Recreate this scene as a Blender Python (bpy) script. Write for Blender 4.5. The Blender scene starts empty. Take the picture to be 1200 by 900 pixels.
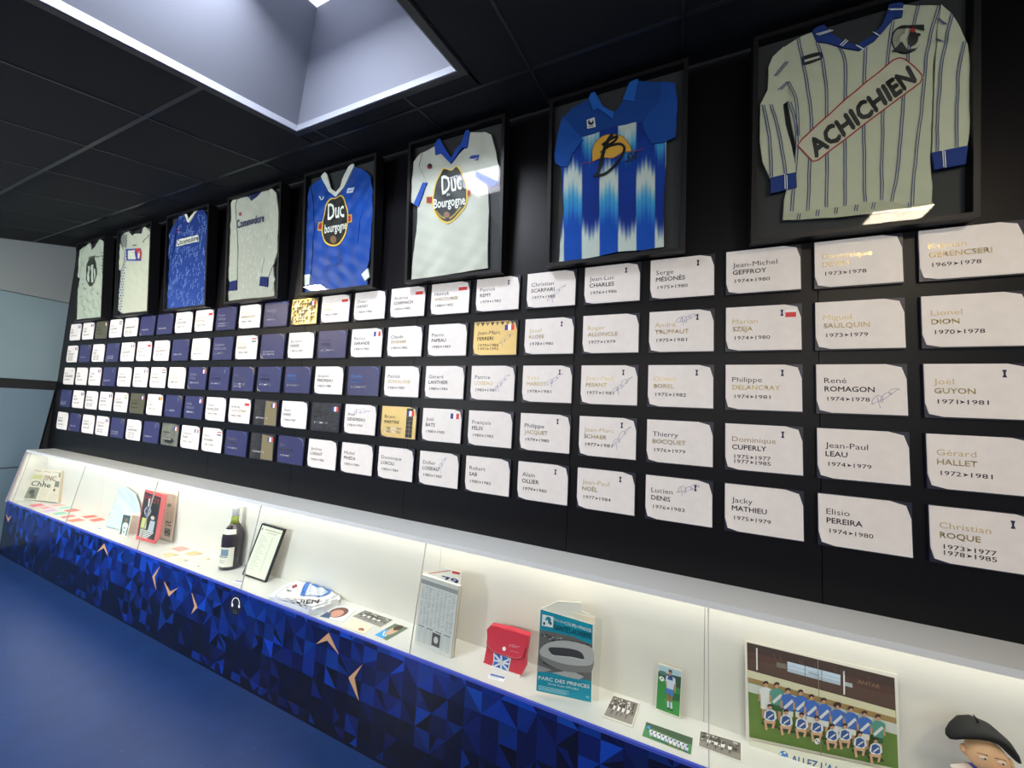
import bpy, bmesh, math, random
from mathutils import Vector, Matrix
from mathutils.geometry import delaunay_2d_cdt
C = bpy.context.scene.collection
SC = bpy.context.scene
R = random.Random(7)

# ------------------------------------------------------------------ camera
FPX = 430.888
RM = Matrix(((0.91723985, 0.39493774, 0.05191567), (0.01585720, 0.09402559, -0.99544349), (-0.39801960, 0.91388367, 0.07998141)))
CP = Vector((4.958982, -1.419961, 1.338470))
cam = bpy.data.objects.new('camera', bpy.data.cameras.new('camera'))
C.objects.link(cam)
cam.data.sensor_width = 36.0
cam.data.lens = 36.0 * FPX / 1200.0
cam.data.clip_start = 0.02
r0, r1, r2 = RM[0], RM[1], RM[2]
cam.matrix_world = Matrix(((r0[0], -r1[0], -r2[0], CP[0]), (r0[1], -r1[1], -r2[1], CP[1]), (r0[2], -r1[2], -r2[2], CP[2]), (0, 0, 0, 1)))
SC.camera = cam

# ------------------------------------------------------------------ world, exposure, large lights
w = bpy.data.worlds.new('world')
SC.world = w
w.use_nodes = True
bgn = w.node_tree.nodes['Background']
bgn.inputs[0].default_value = (0.75, 0.82, 1.0, 1)
bgn.inputs[1].default_value = 0.22
SC.view_settings.view_transform = 'Standard'
SC.view_settings.look = 'None'
SC.view_settings.exposure = 1.0
SC.view_settings.gamma = 1.0
SC.cycles.use_denoising = True
SC.cycles.max_bounces = 8
SC.cycles.transparent_max_bounces = 12


def area(name, loc, target, sx, sy, power, col):
    l = bpy.data.lights.new(name, 'AREA')
    l.shape = 'RECTANGLE'
    l.size, l.size_y, l.energy, l.color = sx, sy, power, col
    o = bpy.data.objects.new(name, l)
    C.objects.link(o)
    o.location = loc
    o.rotation_euler = (Vector(target) - Vector(loc)).to_track_quat('-Z', 'Y').to_euler()
    return o


def ceil_z(y):
    return 2.671 + 0.25 * y


# daylight falling through the skylight shaft
area('skylight_daylight', (3.80, -0.95, 2.80), (3.82, -0.95, 0), 0.36, 0.8, 25, (0.88, 0.91, 1.0))
# ceiling panels of the hall behind the photographer
area('hall_lights', (3.6, -3.0, 2.3), (3.4, 0, 1.5), 6.5, 1.0, 262, (1.0, 0.955, 0.90))
area('left_wall_fill', (2.0, -3.3, 2.1), (-0.2, -1.2, 1.3), 1.4, 1.2, 270, (0.93, 0.97, 1.0))  # added fill lamp that brightens the left wall

# ------------------------------------------------------------------ colour and material helpers


def lin(c):
    return tuple(((v / 255) / 12.92 if v / 255 <= 0.04045 else ((v / 255 + 0.055) / 1.055) ** 2.4) for v in c)


MATS = {}


def mat(name, col=(128, 128, 128), rough=0.5, metal=0.0, emit=None, es=1.0, noise=0.0, nscale=20.0, bump=0.0, bscale=60.0, attr=False, spec=0.5, trans=0.0, coat=0.0):
    if name in MATS:
        return MATS[name]
    m = bpy.data.materials.new(name)
    m.use_nodes = True
    nt = m.node_tree
    b = nt.nodes['Principled BSDF']
    L = lin(col)
    b.inputs['Base Color'].default_value = (*L, 1)
    b.inputs['Roughness'].default_value = rough
    b.inputs['Metallic'].default_value = metal
    b.inputs['Specular IOR Level'].default_value = spec
    b.inputs['Coat Weight'].default_value = coat
    b.inputs['Transmission Weight'].default_value = trans
    tc = nt.nodes.new('ShaderNodeTexCoord')
    src = None
    if attr:
        a = nt.nodes.new('ShaderNodeAttribute')
        a.attribute_name = 'col'
        src = a.outputs['Color']
    if noise > 0:
        n = nt.nodes.new('ShaderNodeTexNoise')
        n.inputs['Scale'].default_value = nscale
        n.inputs['Detail'].default_value = 4
        nt.links.new(tc.outputs['Object'], n.inputs['Vector'])
        mr = nt.nodes.new('ShaderNodeMapRange')
        mr.inputs[1].default_value, mr.inputs[2].default_value = 0.3, 0.7
        mr.inputs[3].default_value, mr.inputs[4].default_value = 1 - noise, 1 + noise
        nt.links.new(n.outputs['Fac'], mr.inputs[0])
        mx = nt.nodes.new('ShaderNodeVectorMath')
        mx.operation = 'SCALE'
        if src is None:
            mx.inputs[0].default_value = L
        else:
            nt.links.new(src, mx.inputs[0])
        nt.links.new(mr.outputs[0], mx.inputs['Scale'])
        src = mx.outputs[0]
    if src is not None:
        nt.links.new(src, b.inputs['Base Color'])
    if bump > 0:
        n2 = nt.nodes.new('ShaderNodeTexNoise')
        n2.inputs['Scale'].default_value = bscale
        n2.inputs['Detail'].default_value = 3
        nt.links.new(tc.outputs['Object'], n2.inputs['Vector'])
        bm_ = nt.nodes.new('ShaderNodeBump')
        bm_.inputs['Strength'].default_value = bump
        bm_.inputs['Distance'].default_value = 0.01
        nt.links.new(n2.outputs['Fac'], bm_.inputs['Height'])
        nt.links.new(bm_.outputs[0], b.inputs['Normal'])
    if emit:
        b.inputs['Emission Color'].default_value = (*lin(emit), 1)
        b.inputs['Emission Strength'].default_value = es
    MATS[name] = m
    return m


def glass(name, tint=(250, 253, 252), refl=1.0):
    m = bpy.data.materials.new(name)
    m.use_nodes = True
    nt = m.node_tree
    nt.nodes.remove(nt.nodes['Principled BSDF'])
    out = nt.nodes['Material Output']
    t = nt.nodes.new('ShaderNodeBsdfTransparent')
    t.inputs[0].default_value = (*lin(tint), 1)
    g = nt.nodes.new('ShaderNodeBsdfGlossy')
    g.inputs['Roughness'].default_value = 0.01
    fr = nt.nodes.new('ShaderNodeFresnel')
    fr.inputs[0].default_value = 1.35
    mu = nt.nodes.new('ShaderNodeMath')
    mu.operation = 'MULTIPLY'
    mu.inputs[1].default_value = refl
    nt.links.new(fr.outputs[0], mu.inputs[0])
    mx = nt.nodes.new('ShaderNodeMixShader')
    ge = nt.nodes.new('ShaderNodeNewGeometry')
    iv = nt.nodes.new('ShaderNodeMath')
    iv.operation = 'SUBTRACT'
    iv.inputs[0].default_value = 1.0
    nt.links.new(ge.outputs['Backfacing'], iv.inputs[1])
    m2 = nt.nodes.new('ShaderNodeMath')
    m2.operation = 'MULTIPLY'
    nt.links.new(mu.outputs[0], m2.inputs[0])
    nt.links.new(iv.outputs[0], m2.inputs[1])
    nt.links.new(m2.outputs[0], mx.inputs[0])
    nt.links.new(t.outputs[0], mx.inputs[1])
    nt.links.new(g.outputs[0], mx.inputs[2])
    nt.links.new(mx.outputs[0], out.inputs[0])
    MATS[name] = m
    return m


M_WALL = mat('wall_black', (7, 7, 11), 0.42, bump=0.05, bscale=300, spec=0.2)
M_SUBWALL = mat('wall_gap_black', (6, 6, 7), 0.8)
M_CEIL = mat('ceiling_tile_black', (12, 14, 17), 0.85, noise=0.12, nscale=90, bump=0.2, bscale=220)
M_BAR = mat('ceiling_bar', (38, 40, 43), 0.4)
M_FLOOR = mat('floor_blue_vinyl', (23, 54, 108), 0.36, noise=0.10, nscale=8)
M_GREY = mat('left_panel_grey', (118, 124, 124), 0.45, noise=0.04, nscale=2)
M_GREYB = mat('left_panel_bluegrey', (110, 128, 134), 0.4, noise=0.04, nscale=2)
M_GREYC = mat('left_panel_low', (92, 112, 124), 0.4, noise=0.04, nscale=2)
M_SHAFT = mat('skylight_plaster', (122, 126, 138), 0.7, noise=0.03, nscale=3)
M_LIP = mat('skylight_lip', (150, 155, 166), 0.4)
M_DOME = mat('skylight_dome', (240, 245, 255), 0.5, emit=(235, 240, 255), es=1.0)
M_LAMP = mat('lamp_diffuser', (255, 255, 255), 0.5, emit=(255, 236, 205), es=75.0)
M_FRAME = mat('frame_black', (14, 14, 17), 0.5, spec=0.3)
M_BACK = mat('frame_backing', (40, 39, 43), 0.7)
M_GLASS = glass('pane_glass', refl=0.45)
M_CGLASS = glass('case_glass', refl=0.6)
M_LEDGE = mat('case_ledge_grey', (212, 216, 216), 0.4, noise=0.02, nscale=3)
M_WHITE = mat('case_white', (216, 211, 203), 0.35, noise=0.01, nscale=5)
M_SHELF = mat('case_shelf_white', (214, 212, 208), 0.3)
M_RAIL = mat('case_rail_sheen_blue', (66, 84, 190), 0.25)  # reflection along the glass edge painted into the rail's blue
M_LEDSTRIP = mat('led_strip', (255, 255, 255), 0.5, emit=(255, 244, 222), es=1.6)
M_FRONT = mat('front_print', rough=0.26, attr=True)
M_PRINT = mat('print_matt', rough=0.55, attr=True)
M_FOIL = mat('print_foil', rough=0.3, metal=0.35, attr=True)
M_BRONZE = mat('chevron_copper', (226, 178, 130), 0.35, metal=0.35)
M_PWHITE = mat('plaque_white', (226, 221, 216), 0.5, noise=0.035, nscale=30)
M_PBACK = mat('plaque_backing_navy', (26, 27, 46), 0.4)
M_PBLUE = mat('plaque_blue', (48, 49, 92), 0.4, noise=0.05, nscale=40)
M_POLIVE = mat('plaque_olive', (96, 94, 74), 0.35, metal=0.3, noise=0.08, nscale=25)
M_CLOTH = mat('jersey_cloth', rough=0.75, attr=True, bump=0.18, bscale=30, spec=0.2)
M_SATIN = mat('jersey_satin', rough=0.42, attr=True, bump=0.12, bscale=18, spec=0.5)
M_PAPER = mat('paper_edge', (226, 220, 208), 0.7)
M_NEWS = mat('newsprint', (214, 204, 184), 0.8, noise=0.04, nscale=30)
M_BLACK = mat('black_plastic', (18, 18, 19), 0.4)
M_ACRYL = glass('acrylic_clear', (248, 250, 250), 0.8)

# ------------------------------------------------------------------ object helpers
XF = {}


def tag(o, label=None, cat=None, group=None, kind=None):
    if label:
        o['label'] = label
    if cat:
        o['category'] = cat
    if group:
        o['group'] = group
    if kind:
        o['kind'] = kind
    return o


def thing(name, M, label=None, cat=None, group=None, kind=None):
    o = bpy.data.objects.new(name, None)
    o.empty_display_size = 0.05
    C.objects.link(o)
    if not isinstance(M, Matrix):
        M = Matrix.Translation(Vector(M))
    o.matrix_world = M
    XF[o] = M.inverted()
    return tag(o, label, cat, group, kind)


def add_part(name, me, parent):
    """me already in the parent's local space"""
    o = bpy.data.objects.new(name, me)
    C.objects.link(o)
    if parent is not None:
        o.parent = parent
        XF[o] = XF[parent]
    else:
        XF[o] = Matrix.Identity(4)
    return o


def mk(name, verts, faces, m, parent=None, smooth=False, label=None):
    """verts in world space"""
    me = bpy.data.meshes.new(name)
    X = XF[parent] if parent is not None else Matrix.Identity(4)
    me.from_pydata([X @ Vector(v) for v in verts], [], faces)
    me.materials.append(m)
    if smooth:
        me.shade_smooth()
    o = add_part(name, me, parent)
    if label:
        o['label'] = label
    return o


class MB:
    def __init__(self):
        self.v, self.f = [], []

    def add(self, vs, fs):
        n = len(self.v)
        self.v += [Vector(p) for p in vs]
        self.f += [tuple(i + n for i in f) for f in fs]
        return self

    def box(self, a, b, M=None):
        x0, y0, z0 = a
        x1, y1, z1 = b
        vs = [(x0, y0, z0), (x1, y0, z0), (x1, y1, z0), (x0, y1, z0), (x0, y0, z1), (x1, y0, z1), (x1, y1, z1), (x0, y1, z1)]
        if M:
            vs = [M @ Vector(p) for p in vs]
        return self.add(vs, [(0, 3, 2, 1), (4, 5, 6, 7), (0, 1, 5, 4), (1, 2, 6, 5), (2, 3, 7, 6), (3, 0, 4, 7)])

    def prism(self, a, b):
        n = len(a)
        return self.add(list(a) + list(b), [tuple(range(n - 1, -1, -1)), tuple(range(n, 2 * n))] + [(i, (i + 1) % n, n + (i + 1) % n, n + i) for i in range(n)])

    def tube(self, pts, rad, n=8):
        pts = [Vector(p) for p in pts]
        rads = rad if isinstance(rad, (list, tuple)) else [rad] * len(pts)
        rings = []
        for i, p in enumerate(pts):
            d = (pts[min(i + 1, len(pts) - 1)] - pts[max(i - 1, 0)]).normalized()
            u = d.cross(Vector((0, 0, 1)) if abs(d.z) < 0.9 else Vector((1, 0, 0))).normalized()
            v = d.cross(u)
            rings.append([p + (u * math.cos(2 * math.pi * k / n) + v * math.sin(2 * math.pi * k / n)) * rads[i] for k in range(n)])
        fs = []
        for i in range(len(pts) - 1):
            for k in range(n):
                fs.append((i * n + k, i * n + (k + 1) % n, (i + 1) * n + (k + 1) % n, (i + 1) * n + k))
        fs.append(tuple(range(n - 1, -1, -1)))
        fs.append(tuple((len(pts) - 1) * n + k for k in range(n)))
        return self.add([p for r_ in rings for p in r_], fs)

    def lathe(self, prof, c, n=28):
        c = Vector(c)
        vs = [c + Vector((r_ * math.cos(2 * math.pi * k / n), r_ * math.sin(2 * math.pi * k / n), z)) for r_, z in prof for k in range(n)]
        fs = [(i * n + k, i * n + (k + 1) % n, (i + 1) * n + (k + 1) % n, (i + 1) * n + k) for i in range(len(prof) - 1) for k in range(n)]
        fs.append(tuple(range(n - 1, -1, -1)))
        fs.append(tuple((len(prof) - 1) * n + k for k in range(n)))
        return self.add(vs, fs)

    def ball(self, c, r, M=None, n=16, m=10):
        c = Vector(c)
        if isinstance(r, (int, float)):
            r = (r, r, r)
        vs = []
        for j in range(m + 1):
            t = math.pi * (0.02 + 0.96 * j / m)
            for k in range(n):
                a = 2 * math.pi * k / n
                p = Vector((r[0] * math.sin(t) * math.cos(a), r[1] * math.sin(t) * math.sin(a), r[2] * math.cos(t)))
                vs.append(c + (M @ p if M else p))
        fs = [(i * n + k, (i + 1) * n + k, (i + 1) * n + (k + 1) % n, i * n + (k + 1) % n) for i in range(m) for k in range(n)]
        fs.append(tuple(range(n)))
        fs.append(tuple(m * n + k for k in range(n - 1, -1, -1)))
        return self.add(vs, fs)

    def build(self, name, m, parent=None, smooth=False, label=None):
        return mk(name, self.v, self.f, m, parent, smooth, label)


def struct(o):
    o['kind'] = 'structure'
    return o


# pixel -> point on a real plane
def ray(u, v):
    return RM.transposed() @ Vector(((u - 600) / FPX, (v - 450) / FPX, 1.0))


def on(u, v, p0, n):
    d = ray(u, v)
    return CP + d * (n.dot(p0 - CP) / n.dot(d))


def onX(u, v, x):
    return on(u, v, Vector((x, 0, 0)), Vector((1, 0, 0)))


def onY(u, v, y):
    return on(u, v, Vector((0, y, 0)), Vector((0, 1, 0)))


def onZ(u, v, z):
    return on(u, v, Vector((0, 0, z)), Vector((0, 0, 1)))


# ------------------------------------------------------------------ flat colour sheets (prints, lettering, cloth)
_tc = {}


def glyphs(txt, bold=0.0, shear=0.0):
    """triangulated text: verts with the cap height scaled to 1"""
    key = (txt, bold, shear)
    if key in _tc:
        return _tc[key]
    cu = bpy.data.curves.new('t', 'FONT')
    cu.body = txt
    cu.size = 1.0
    cu.shear = shear
    cu.resolution_u = 2
    cu.fill_mode = 'BOTH'
    ob = bpy.data.objects.new('t', cu)
    C.objects.link(ob)
    me = bpy.data.meshes.new_from_object(ob)
    vs = [(v.co.x, v.co.y) for v in me.vertices]
    fs = [tuple(p.vertices) for p in me.polygons]
    bpy.data.objects.remove(ob)
    bpy.data.meshes.remove(me)
    bpy.data.curves.remove(cu)
    if not vs:
        vs = [(0, 0)]
    x0 = min(v[0] for v in vs)
    k = 1 / 0.73
    vs = [((x - x0) * k, y * k) for x, y in vs]
    if bold > 0.005:
        n0, f0 = list(vs), list(fs)
        for dxx, dyy in ((bold * 1.3, 0), (bold * 0.65, bold * 0.7), (bold * 0.65, -bold * 0.7)):
            nn_ = len(vs)
            vs = vs + [(x + dxx, y + dyy) for x, y in n0]
            fs = fs + [tuple(i + nn_ for i in f) for f in f0]
    _tc[key] = (vs, fs, max(v[0] for v in vs))
    return _tc[key]


class Sheet:
    """coloured flat shapes in (u, v), placed in the world by F(u, v, height)"""

    def __init__(self, F, step=0.00012):
        self.F, self.step, self.maxlen = F, step, None
        self.v, self.f, self.c, self.n = [], [], [], 0

    def _put(self, pts, faces, col, h=None, cols=None):
        if h is None:
            self.n += 1
            h = self.step * self.n
        n = len(self.v)
        if self.maxlen:
            pts = [(p[0], p[1]) for p in pts]
            tri, tc_ = [], []
            for f in faces:
                for k in range(1, len(f) - 1):
                    tri.append((f[0], f[k], f[k + 1]))
            if cols is None:
                mid = {}
                stack, tri = tri, []
                while stack:
                    t = stack.pop()
                    L = [((pts[t[i]][0] - pts[t[(i + 1) % 3]][0]) ** 2 + (pts[t[i]][1] - pts[t[(i + 1) % 3]][1]) ** 2, i) for i in range(3)]
                    m_, i = max(L)
                    if m_ <= self.maxlen ** 2:
                        tri.append(t)
                        continue
                    a, b, c = t[i], t[(i + 1) % 3], t[(i + 2) % 3]
                    key = (min(a, b), max(a, b))
                    if key not in mid:
                        pts.append(((pts[a][0] + pts[b][0]) / 2, (pts[a][1] + pts[b][1]) / 2))
                        mid[key] = len(pts) - 1
                    m = mid[key]
                    stack += [(a, m, c), (m, b, c)]
                faces = tri
        self.v += [self.F(p[0], p[1], h) for p in pts]
        for f in faces:
            self.f.append(tuple(i + n for i in f))
            self.c.append(tuple(cols[i] for i in f) if cols else (col,) * len(f))

    def poly(self, pts, col, h=None, grid=None, cfn=None):
        P = [Vector((p[0], p[1])) for p in pts]
        N = len(P)
        if grid:
            Q = []
            for i in range(N):
                a, b = P[i], P[(i + 1) % N]
                k = max(1, int((b - a).length / grid))
                Q += [a.lerp(b, j / k) for j in range(k)]
            N = len(Q)
            P = Q[:]
            xs = [p[0] for p in Q]
            ys = [p[1] for p in Q]
            y = min(ys) + grid * 0.5
            row = 0
            while y < max(ys):
                x = min(xs) + (grid * 0.5 if row % 2 else 0)
                while x < max(xs):
                    P.append(Vector((x, y)))
                    x += grid
                y += grid * 0.87
                row += 1
        try:
            vo, _, fo, *_ = delaunay_2d_cdt(P, [], [list(range(N))], 1, 1e-7)
        except Exception:
            vo, fo = P[:N], [tuple(range(N))]
        cols = [lin(cfn(p[0], p[1])) for p in vo] if cfn else None
        self._put(vo, fo, lin(col) if col else None, h, cols)
        return self

    def rect(self, x0, y0, x1, y1, col, h=None):
        self._put([(x0, y0), (x1, y0), (x1, y1), (x0, y1)], [(0, 1, 2, 3)], lin(col), h)
        return self

    def quad(self, pts, col, h=None):
        self._put(pts, [(0, 1, 2, 3)], lin(col), h)
        return self

    def ell(self, cx, cy, rx, ry, col, n=18, rot=0, a0=0, a1=360, h=None):
        ca, sa = math.cos(rot), math.sin(rot)
        full = abs(a1 - a0) >= 360
        pts = [] if full else [(cx, cy)]
        for k in range(n + (0 if full else 1)):
            t = math.radians(a0 + (a1 - a0) * k / n)
            x, y = rx * math.cos(t), ry * math.sin(t)
            pts.append((cx + x * ca - y * sa, cy + x * sa + y * ca))
        self._put(pts, [tuple(range(len(pts)))], lin(col), h)
        return self

    def line(self, pts, wd, col, h=None, closed=False):
        """a ribbon of constant width with mitred joins"""
        P = [Vector((p[0], p[1])) for p in pts]
        if closed:
            P.append(P[0])
        vs, fs = [], []
        wds = wd if isinstance(wd, (list, tuple)) else [wd] * len(P)
        for i, p in enumerate(P):
            a = P[i - 1] if i > 0 else (P[-2] if closed else p)
            b = P[i + 1] if i < len(P) - 1 else (P[1] if closed else p)
            d = (b - a)
            if d.length < 1e-9:
                d = Vector((1, 0))
            d.normalize()
            nrm = Vector((-d[1], d[0])) * wds[i] / 2
            vs += [p + nrm, p - nrm]
            if i:
                fs.append((2 * i - 2, 2 * i - 1, 2 * i + 1, 2 * i))
        self._put(vs, fs, lin(col), h)
        return self

    def text(self, txt, p, dx, dy, col, bold=0.0, width=None, shear=0.0, h=None, align=0):
        """p baseline start; dy = vector of one cap height; dx = unit vector of writing times cap height (or width=total vector)"""
        vs, fs, wd = glyphs(txt, bold, shear)
        if width is not None:
            dx = (width[0] / wd, width[1] / wd)
        off = -wd * align
        self._put([(p[0] + (x + off) * dx[0] + y * dy[0], p[1] + (x + off) * dx[1] + y * dy[1]) for x, y in vs], fs, lin(col), h)
        return self

    def build(self, name, m, parent, smooth=False, label=None):
        o = mk(name, self.v, self.f, m, parent, smooth, label)
        me = o.data
        at = me.color_attributes.new('col', 'FLOAT_COLOR', 'CORNER')
        flat = []
        for f, c in zip(me.polygons, self.c):
            for k in range(f.loop_total):
                flat += [c[k][0], c[k][1], c[k][2], 1.0]
        at.data.foreach_set('color', flat)
        return o


# ================================================================== THE SETTING
S0 = 1.93            # height of the plaque grid's upper edge = 0 in wall units
PIT, ROW, PW, PH = 0.244058, 0.195654, 0.21, 0.14974
LZ = 0.825           # top of the display case ledge
SHZ = 0.41           # shelf of the display case
FY = -0.215          # front of the display case

# floor
fl = thing('floor', (0, 0, 0), kind='structure')
b = MB().box((-0.6, -4.6, -0.05), (8.2, FY + 0.03, 0.0))
b.build('floor_covering', M_FLOOR, fl)
sp = MB()
for i in range(420):
    x, y = R.uniform(0.2, 4.2), R.uniform(-1.3, -0.23)
    s = R.uniform(0.0012, 0.0028)
    sp.add([(x - s, y, 0.0006), (x, y - s, 0.0006), (x + s, y, 0.0006), (x, y + s, 0.0006)], [(0, 1, 2, 3)])
o = sp.build('floor_speck', mat('floor_fleck', (92, 118, 168), 0.5), fl)
o['kind'] = 'stuff'

# dark wall with its panels
wl = thing('wall_back', (0, 0, 0), kind='structure')
MB().box((-0.6, 0.012, 0.0), (8.2, 0.10, 2.9)).build('wall_core', M_SUBWALL, wl)
xs = [-0.6, 0.70, 1.48, 2.26, 3.04, 3.82, 4.60, 5.38, 6.16, 6.94, 8.2]
for i in range(len(xs) - 1):
    MB().box((xs[i] + 0.0011, 0.0, 0.3), (xs[i + 1] - 0.0011, 0.012, 2.672)).build('panel', M_WALL, wl)
tr = thing('trim_1', (0, 0, 2.66), kind='structure')
MB().box((-0.16, -0.012, 2.655), (8.2, 0.0, 2.668)).build('molding', M_BAR, tr)

# left wall: two upper panels, two lower panels, dark gaps
XL = -0.16
lw = thing('wall_left', (XL, -1.5, 0), kind='structure')
MB().box((XL - 0.12, -4.6, 0.0), (XL - 0.012, 0.012, 2.9)).build('wall_core', M_SUBWALL, lw)


def lpanel(name, poly, m, t=0.012):
    b = MB()
    b.prism([(XL, y, z) for y, z in poly], [(XL - t, y, z) for y, z in poly])
    return b.build(name, m, lw)


lpanel('panel', [(-0.001, S0 + 0.758), (-0.001, S0 + 0.213), (-4.5, S0 + 0.213), (-4.5, S0 + 0.758 - 4.5 * 0.23)], M_GREY)
lpanel('panel', [(-0.001, S0 + 0.207), (-0.001, S0 - 0.514), (-4.5, S0 - 0.53), (-4.5, S0 + 0.207)], M_GREYB)
lpanel('panel', [(-0.009, S0 - 0.597), (-0.06, S0 - 1.264), (-4.5, S0 - 1.264), (-4.5, S0 - 0.608)], M_GREYC)
lpanel('panel', [(-0.06, S0 - 1.272), (-0.11, 0.0), (-4.5, 0.0), (-4.5, S0 - 1.272)], M_GREYC)

# ceiling: sloping grid of dark tiles round a skylight
SX0, SX1, SY1, SY0 = 3.365, 4.225, -0.378, -1.60
cl = thing('ceiling', (3, -1, ceil_z(-1)), kind='structure')
gx = [-0.14 + 0.515 * k for k in range(-1, 17)]
gx = [2.925 + 0.5125 * (k - 6) for k in range(0, 17)]
gy = [0.0, -0.262, -0.727, -1.192, -1.657, -2.122, -2.587, -3.05]


def tile(x0, x1, y0, y1):
    if x1 - x0 < 0.02 or y0 - y1 < 0.02:
        return
    g = 0.006
    x0, x1, y0, y1 = x0 + g, x1 - g, y0 - g, y1 + g
    a = [(x0, y0, ceil_z(y0) + 0.003), (x1, y0, ceil_z(y0) + 0.003), (x1, y1, ceil_z(y1) + 0.003), (x0, y1, ceil_z(y1) + 0.003)]
    MB().prism(a, [(p[0], p[1], p[2] + 0.012) for p in a]).build('tile', M_CEIL, cl)


for i in range(len(gx) - 1):
    for j in range(len(gy) - 1):
        x0, x1, y0, y1 = max(gx[i], XL), min(gx[i + 1], 8.2), gy[j], gy[j + 1]
        if x1 <= x0:
            continue
        T = 0.03
        if x1 <= SX0 - T or x0 >= SX1 + T or y0 <= SY0 - T or y1 >= SY1 + T:
            tile(x0, x1, y0, y1)
            continue
        if x0 < SX0 - T:
            tile(x0, SX0 - T, y0, y1)
        if x1 > SX1 + T:
            tile(SX1 + T, x1, y0, y1)
        a, c = max(x0, SX0 - T), min(x1, SX1 + T)
        if y0 > SY1 + T:
            tile(a, c, y0, SY1 + T)
        if y1 < SY0 - T:
            tile(a, c, SY0 - T, y1)


def cbar(x0, x1, y0, y1, wd=0.012):
    b = MB()
    if abs(x1 - x0) > abs(y1 - y0):
        a = [(x0, y0 - wd, ceil_z(y0 - wd)), (x1, y0 - wd, ceil_z(y0 - wd)), (x1, y0 + wd, ceil_z(y0 + wd)), (x0, y0 + wd, ceil_z(y0 + wd))]
    else:
        a = [(x0 - wd, y0, ceil_z(y0)), (x0 + wd, y0, ceil_z(y0)), (x0 + wd, y1, ceil_z(y1)), (x0 - wd, y1, ceil_z(y1))]
    b.prism(a, [(p[0], p[1], p[2] + 0.02) for p in a])
    b.build('grid_bar', M_BAR, cl)


for y in gy[1:-1]:
    if SY0 < y < SY1:
        cbar(XL, SX0 - 0.025, y, y, 0.0075)
        cbar(SX1 + 0.025, 8.2, y, y, 0.0075)
    else:
        cbar(XL, 8.2, y, y, 0.0075)
for x in gx:
    if XL < x < 8.2:
        if SX0 < x < SX1:
            cbar(x, x, 0.0, SY1 + 0.025, 0.005)
            cbar(x, x, SY0 - 0.025, -3.05, 0.005)
        else:
            cbar(x, x, 0.0, -3.05, 0.005)
# void above the tiles
b = MB()
for a_, c_, d_, e_ in ((XL, SX0 - 0.03, 0.0, -4.6), (SX1 + 0.03, 8.2, 0.0, -4.6), (SX0 - 0.03, SX1 + 0.03, 0.0, SY1 + 0.03), (SX0 - 0.03, SX1 + 0.03, SY0 - 0.03, -4.6)):
    a = [(a_, d_, ceil_z(d_) + 0.03), (c_, d_, ceil_z(d_) + 0.03), (c_, e_, ceil_z(e_) + 0.03), (a_, e_, ceil_z(e_) + 0.03)]
    b.prism(a, [(p[0], p[1], p[2] + 0.05) for p in a])
b.build('ceiling_deck', M_SUBWALL, cl)

# skylight
sk = thing('window_1', (3.8, -0.95, 2.5), kind='structure')
bot = [(SX0, SY1), (SX1, SY1), (SX1, SY0), (SX0, SY0)]
TX0, TX1, TY1, TY0, TZ = 3.61, 3.98, -0.51, -1.47, 0.27
top = [(TX0, TY1), (TX1, TY1), (TX1, TY0), (TX0, TY0)]


def s3(p, dz):
    return (p[0], p[1], ceil_z(p[1]) + dz)


TD = 0.397
for k in range(4):
    a, c, d, e = bot[k], bot[(k + 1) % 4], top[(k + 1) % 4], top[k]
    vs = [s3(a, 0.02), s3(c, 0.02), s3(d, TD), s3(e, TD)]
    ctr = Vector((3.8, -0.97, 2.6))
    nr = (Vector(vs[1]) - Vector(vs[0])).cross(Vector(vs[3]) - Vector(vs[0])).normalized()
    if nr.dot(ctr - Vector(vs[0])) > 0:
        nr = -nr
    MB().prism(vs, [Vector(p) + nr * 0.02 for p in vs]).build('shaft_panel', M_SHAFT, sk)
    # pale lip round the opening
    ins = [(SX0 + 0.006, SY1 - 0.006), (SX1 - 0.006, SY1 - 0.006), (SX1 - 0.006, SY0 + 0.006), (SX0 + 0.006, SY0 + 0.006)]
    vs = [s3(a, -0.004), s3(c, -0.004), s3(c, 0.024), s3(a, 0.024)]
    vi = [s3(ins[k], -0.004), s3(ins[(k + 1) % 4], -0.004), s3(ins[(k + 1) % 4], 0.024), s3(ins[k], 0.024)]
    MB().prism(vs, vi).build('opening_lip', M_LIP, sk)
    # dark trim frame on the ceiling side
    og = [(SX0 - 0.028, SY1 + 0.028), (SX1 + 0.028, SY1 + 0.028), (SX1 + 0.028, SY0 - 0.028), (SX0 - 0.028, SY0 - 0.028)]
    vs = [s3(a, -0.006), s3(c, -0.006), s3(og[(k + 1) % 4], -0.006), s3(og[k], -0.006)]
    MB().prism(vs, [(p[0], p[1], p[2] + 0.03) for p in vs]).build('opening_frame', mat('skylight_frame', (44, 45, 50), 0.5), sk)
vs = [s3(p, TD + 0.004) for p in top]
MB().prism(vs, [(p[0], p[1], p[2] + 0.02) for p in vs]).build('dome_pane', M_DOME, sk)

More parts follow.
